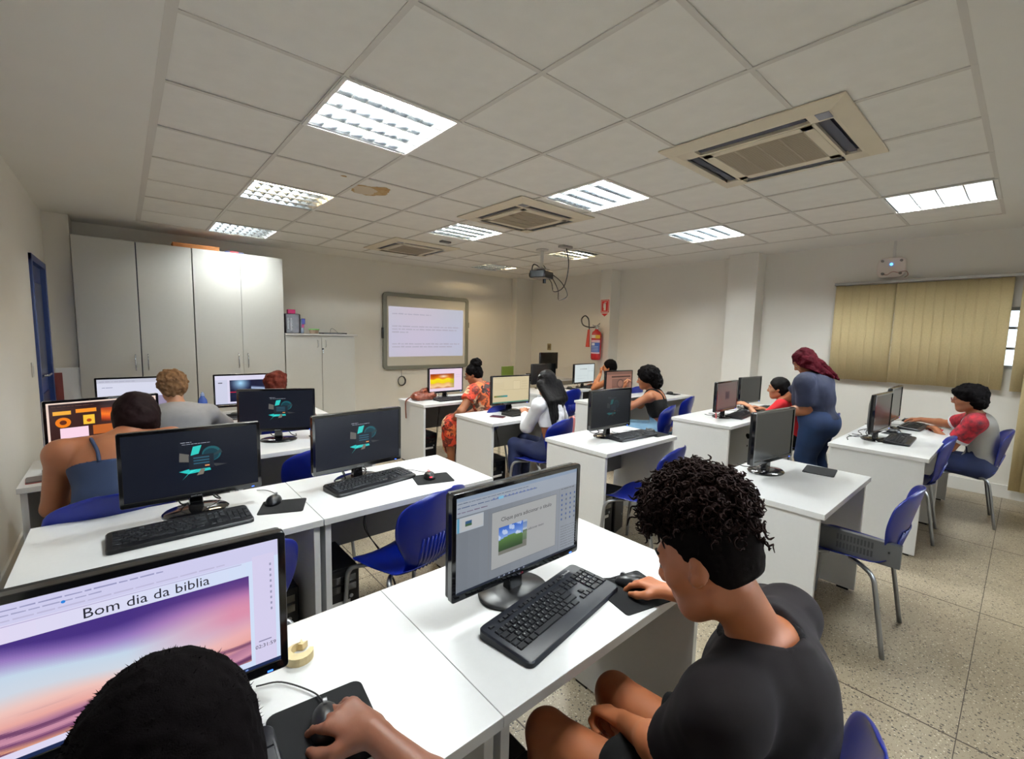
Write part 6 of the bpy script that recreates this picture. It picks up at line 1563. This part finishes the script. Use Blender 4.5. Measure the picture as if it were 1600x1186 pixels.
# ---- girl with red raglan sleeves
J = person('person with rounded black hair and a white shirt with red patterned sleeves', (5.52, .20, .50), 4, (5.46, .245, .925), (5.42, .305, 1.055), hyaw=4, hpitch=8, s=.96, b=.98,
    wl=(5.50, .50, .755), wr=(5.935, .64, .765), pl=(-.5, -.1, -1), pr=(.6, -.3, -.8), skm=SK_mid, shw=.16, h=.0065, hl=dict(d=(.9, .3, 0), n=(0, 0, 1), curl=.4), hr=dict(d=(.1, 1, -.05), curl=.4), kl=(5.38, .62, .50), kr=(5.60, .62, .50), al=(5.36, .50, .08), ar=(5.58, .52, .08))
finish(J)
ws = garment(J, 'shirt_body', lambda F: (J['torso'](F, .013), neckhole(J, F)), mat('white_grey_jersey', (196, 198, 198), .85, noise=(4, .2)), .007, cuts=[HEM(J)], noise=((.006, .08),))
garment(J, 'patterned_sleeves', lambda F: (J['shoulders'](F, .018), sleeves(J, F, .020, .66, .010), neckhole(J, F)), mat('red_black_pattern', (176, 26, 44), .8, noise=(28, .6, (66, 14, 26))), .0065)
def f_cuff(F):
    for sh, e in ((J['shl'], J['el']), (J['shr'], J['er'])): F.cone(sh+(e-sh)*.64, sh+(e-sh)*.70, .068, .068, .002, cap=True)
    F.p = [q for q in F.p]
for sh, e in ((J['shl'], J['el']), (J['shr'], J['er'])):
    d_ = unit(e-sh); q = Vector(d_).to_track_quat('Z', 'Y').to_matrix().to_4x4(); c = sh+(e-sh)*.67-np.array(J['t'].location)
    mk('sleeve_cuff', G().lathe([(.050, -.012), (.071, -.012), (.071, .012), (.050, .012)], 24, M=T(*c) @ q), M_swt, ws, smooth=True)
garment(J, 'jeans', lambda F: (J['torso'](F, .009), J['legs'](F, .012, 1.9)), MATS['navy_denim'], .008, cuts=[WAIST(J)])
for q in ('al', 'ar'): garment(J, 'sandal', lambda F, q=q: (F.cone(J[q]-J['f']*.04-V3(0, 0, .062), J[q]+J['f']*.16-V3(0, 0, .066), .036, .036, .004, flat=(V3(0, 0, 1), .4)), F.cone(J[q]+J['f']*.08-J['r']*.03-V3(0, 0, .04), J[q]+J['f']*.08+J['r']*.03-V3(0, 0, .04), .012, .012, .01)), mat('tan_sandal', (150, 120, 90), .6), .005, noise=(), cuts=[(V3(0, 0, .002), (0, 0, -1))])
F = Field(); P = J['P']; s = J['s']; F.ball(P(0, -.018, .045), V3(.108, .118, .092)*s, .02, J['RH']); F.ball(P(0, -.06, -.03), V3(.092, .065, .075)*s, .03, J['RH']); F.ball(P(0, .07, .072), V3(.07, .035, .03)*s, .02, J['RH']); F.noise = [(.008, .02), (.004, .009)]; F.cut(P(0, .10, .045), J['hf']-J['hu']*.75)
field_obj('curly_hair', F, .0055, M_hairblk, J['t'], tuple(J['t'].location))
loc = np.array(J['t'].location); g = G()
for q in (-1, 1):
    c = P(q*.031, .108, .0); g.tube([tuple(c+s*(.02*math.cos(a)*J['hr']+.015*math.sin(a)*J['hu'])-loc) for a in [2*PI*k/14 for k in range(15)]], .0018, 5); g.tube([tuple(P(q*.05, .105, .004)-loc), tuple(P(q*.078, .0, .01)-loc)], .0018, 5)
g.tube([tuple(P(-.011, .112, .002)-loc), tuple(P(.011, .112, .002)-loc)], .0018, 5); mk('glasses', g, mat('red_glasses', (120, 40, 50), .3), J['t'], smooth='all')
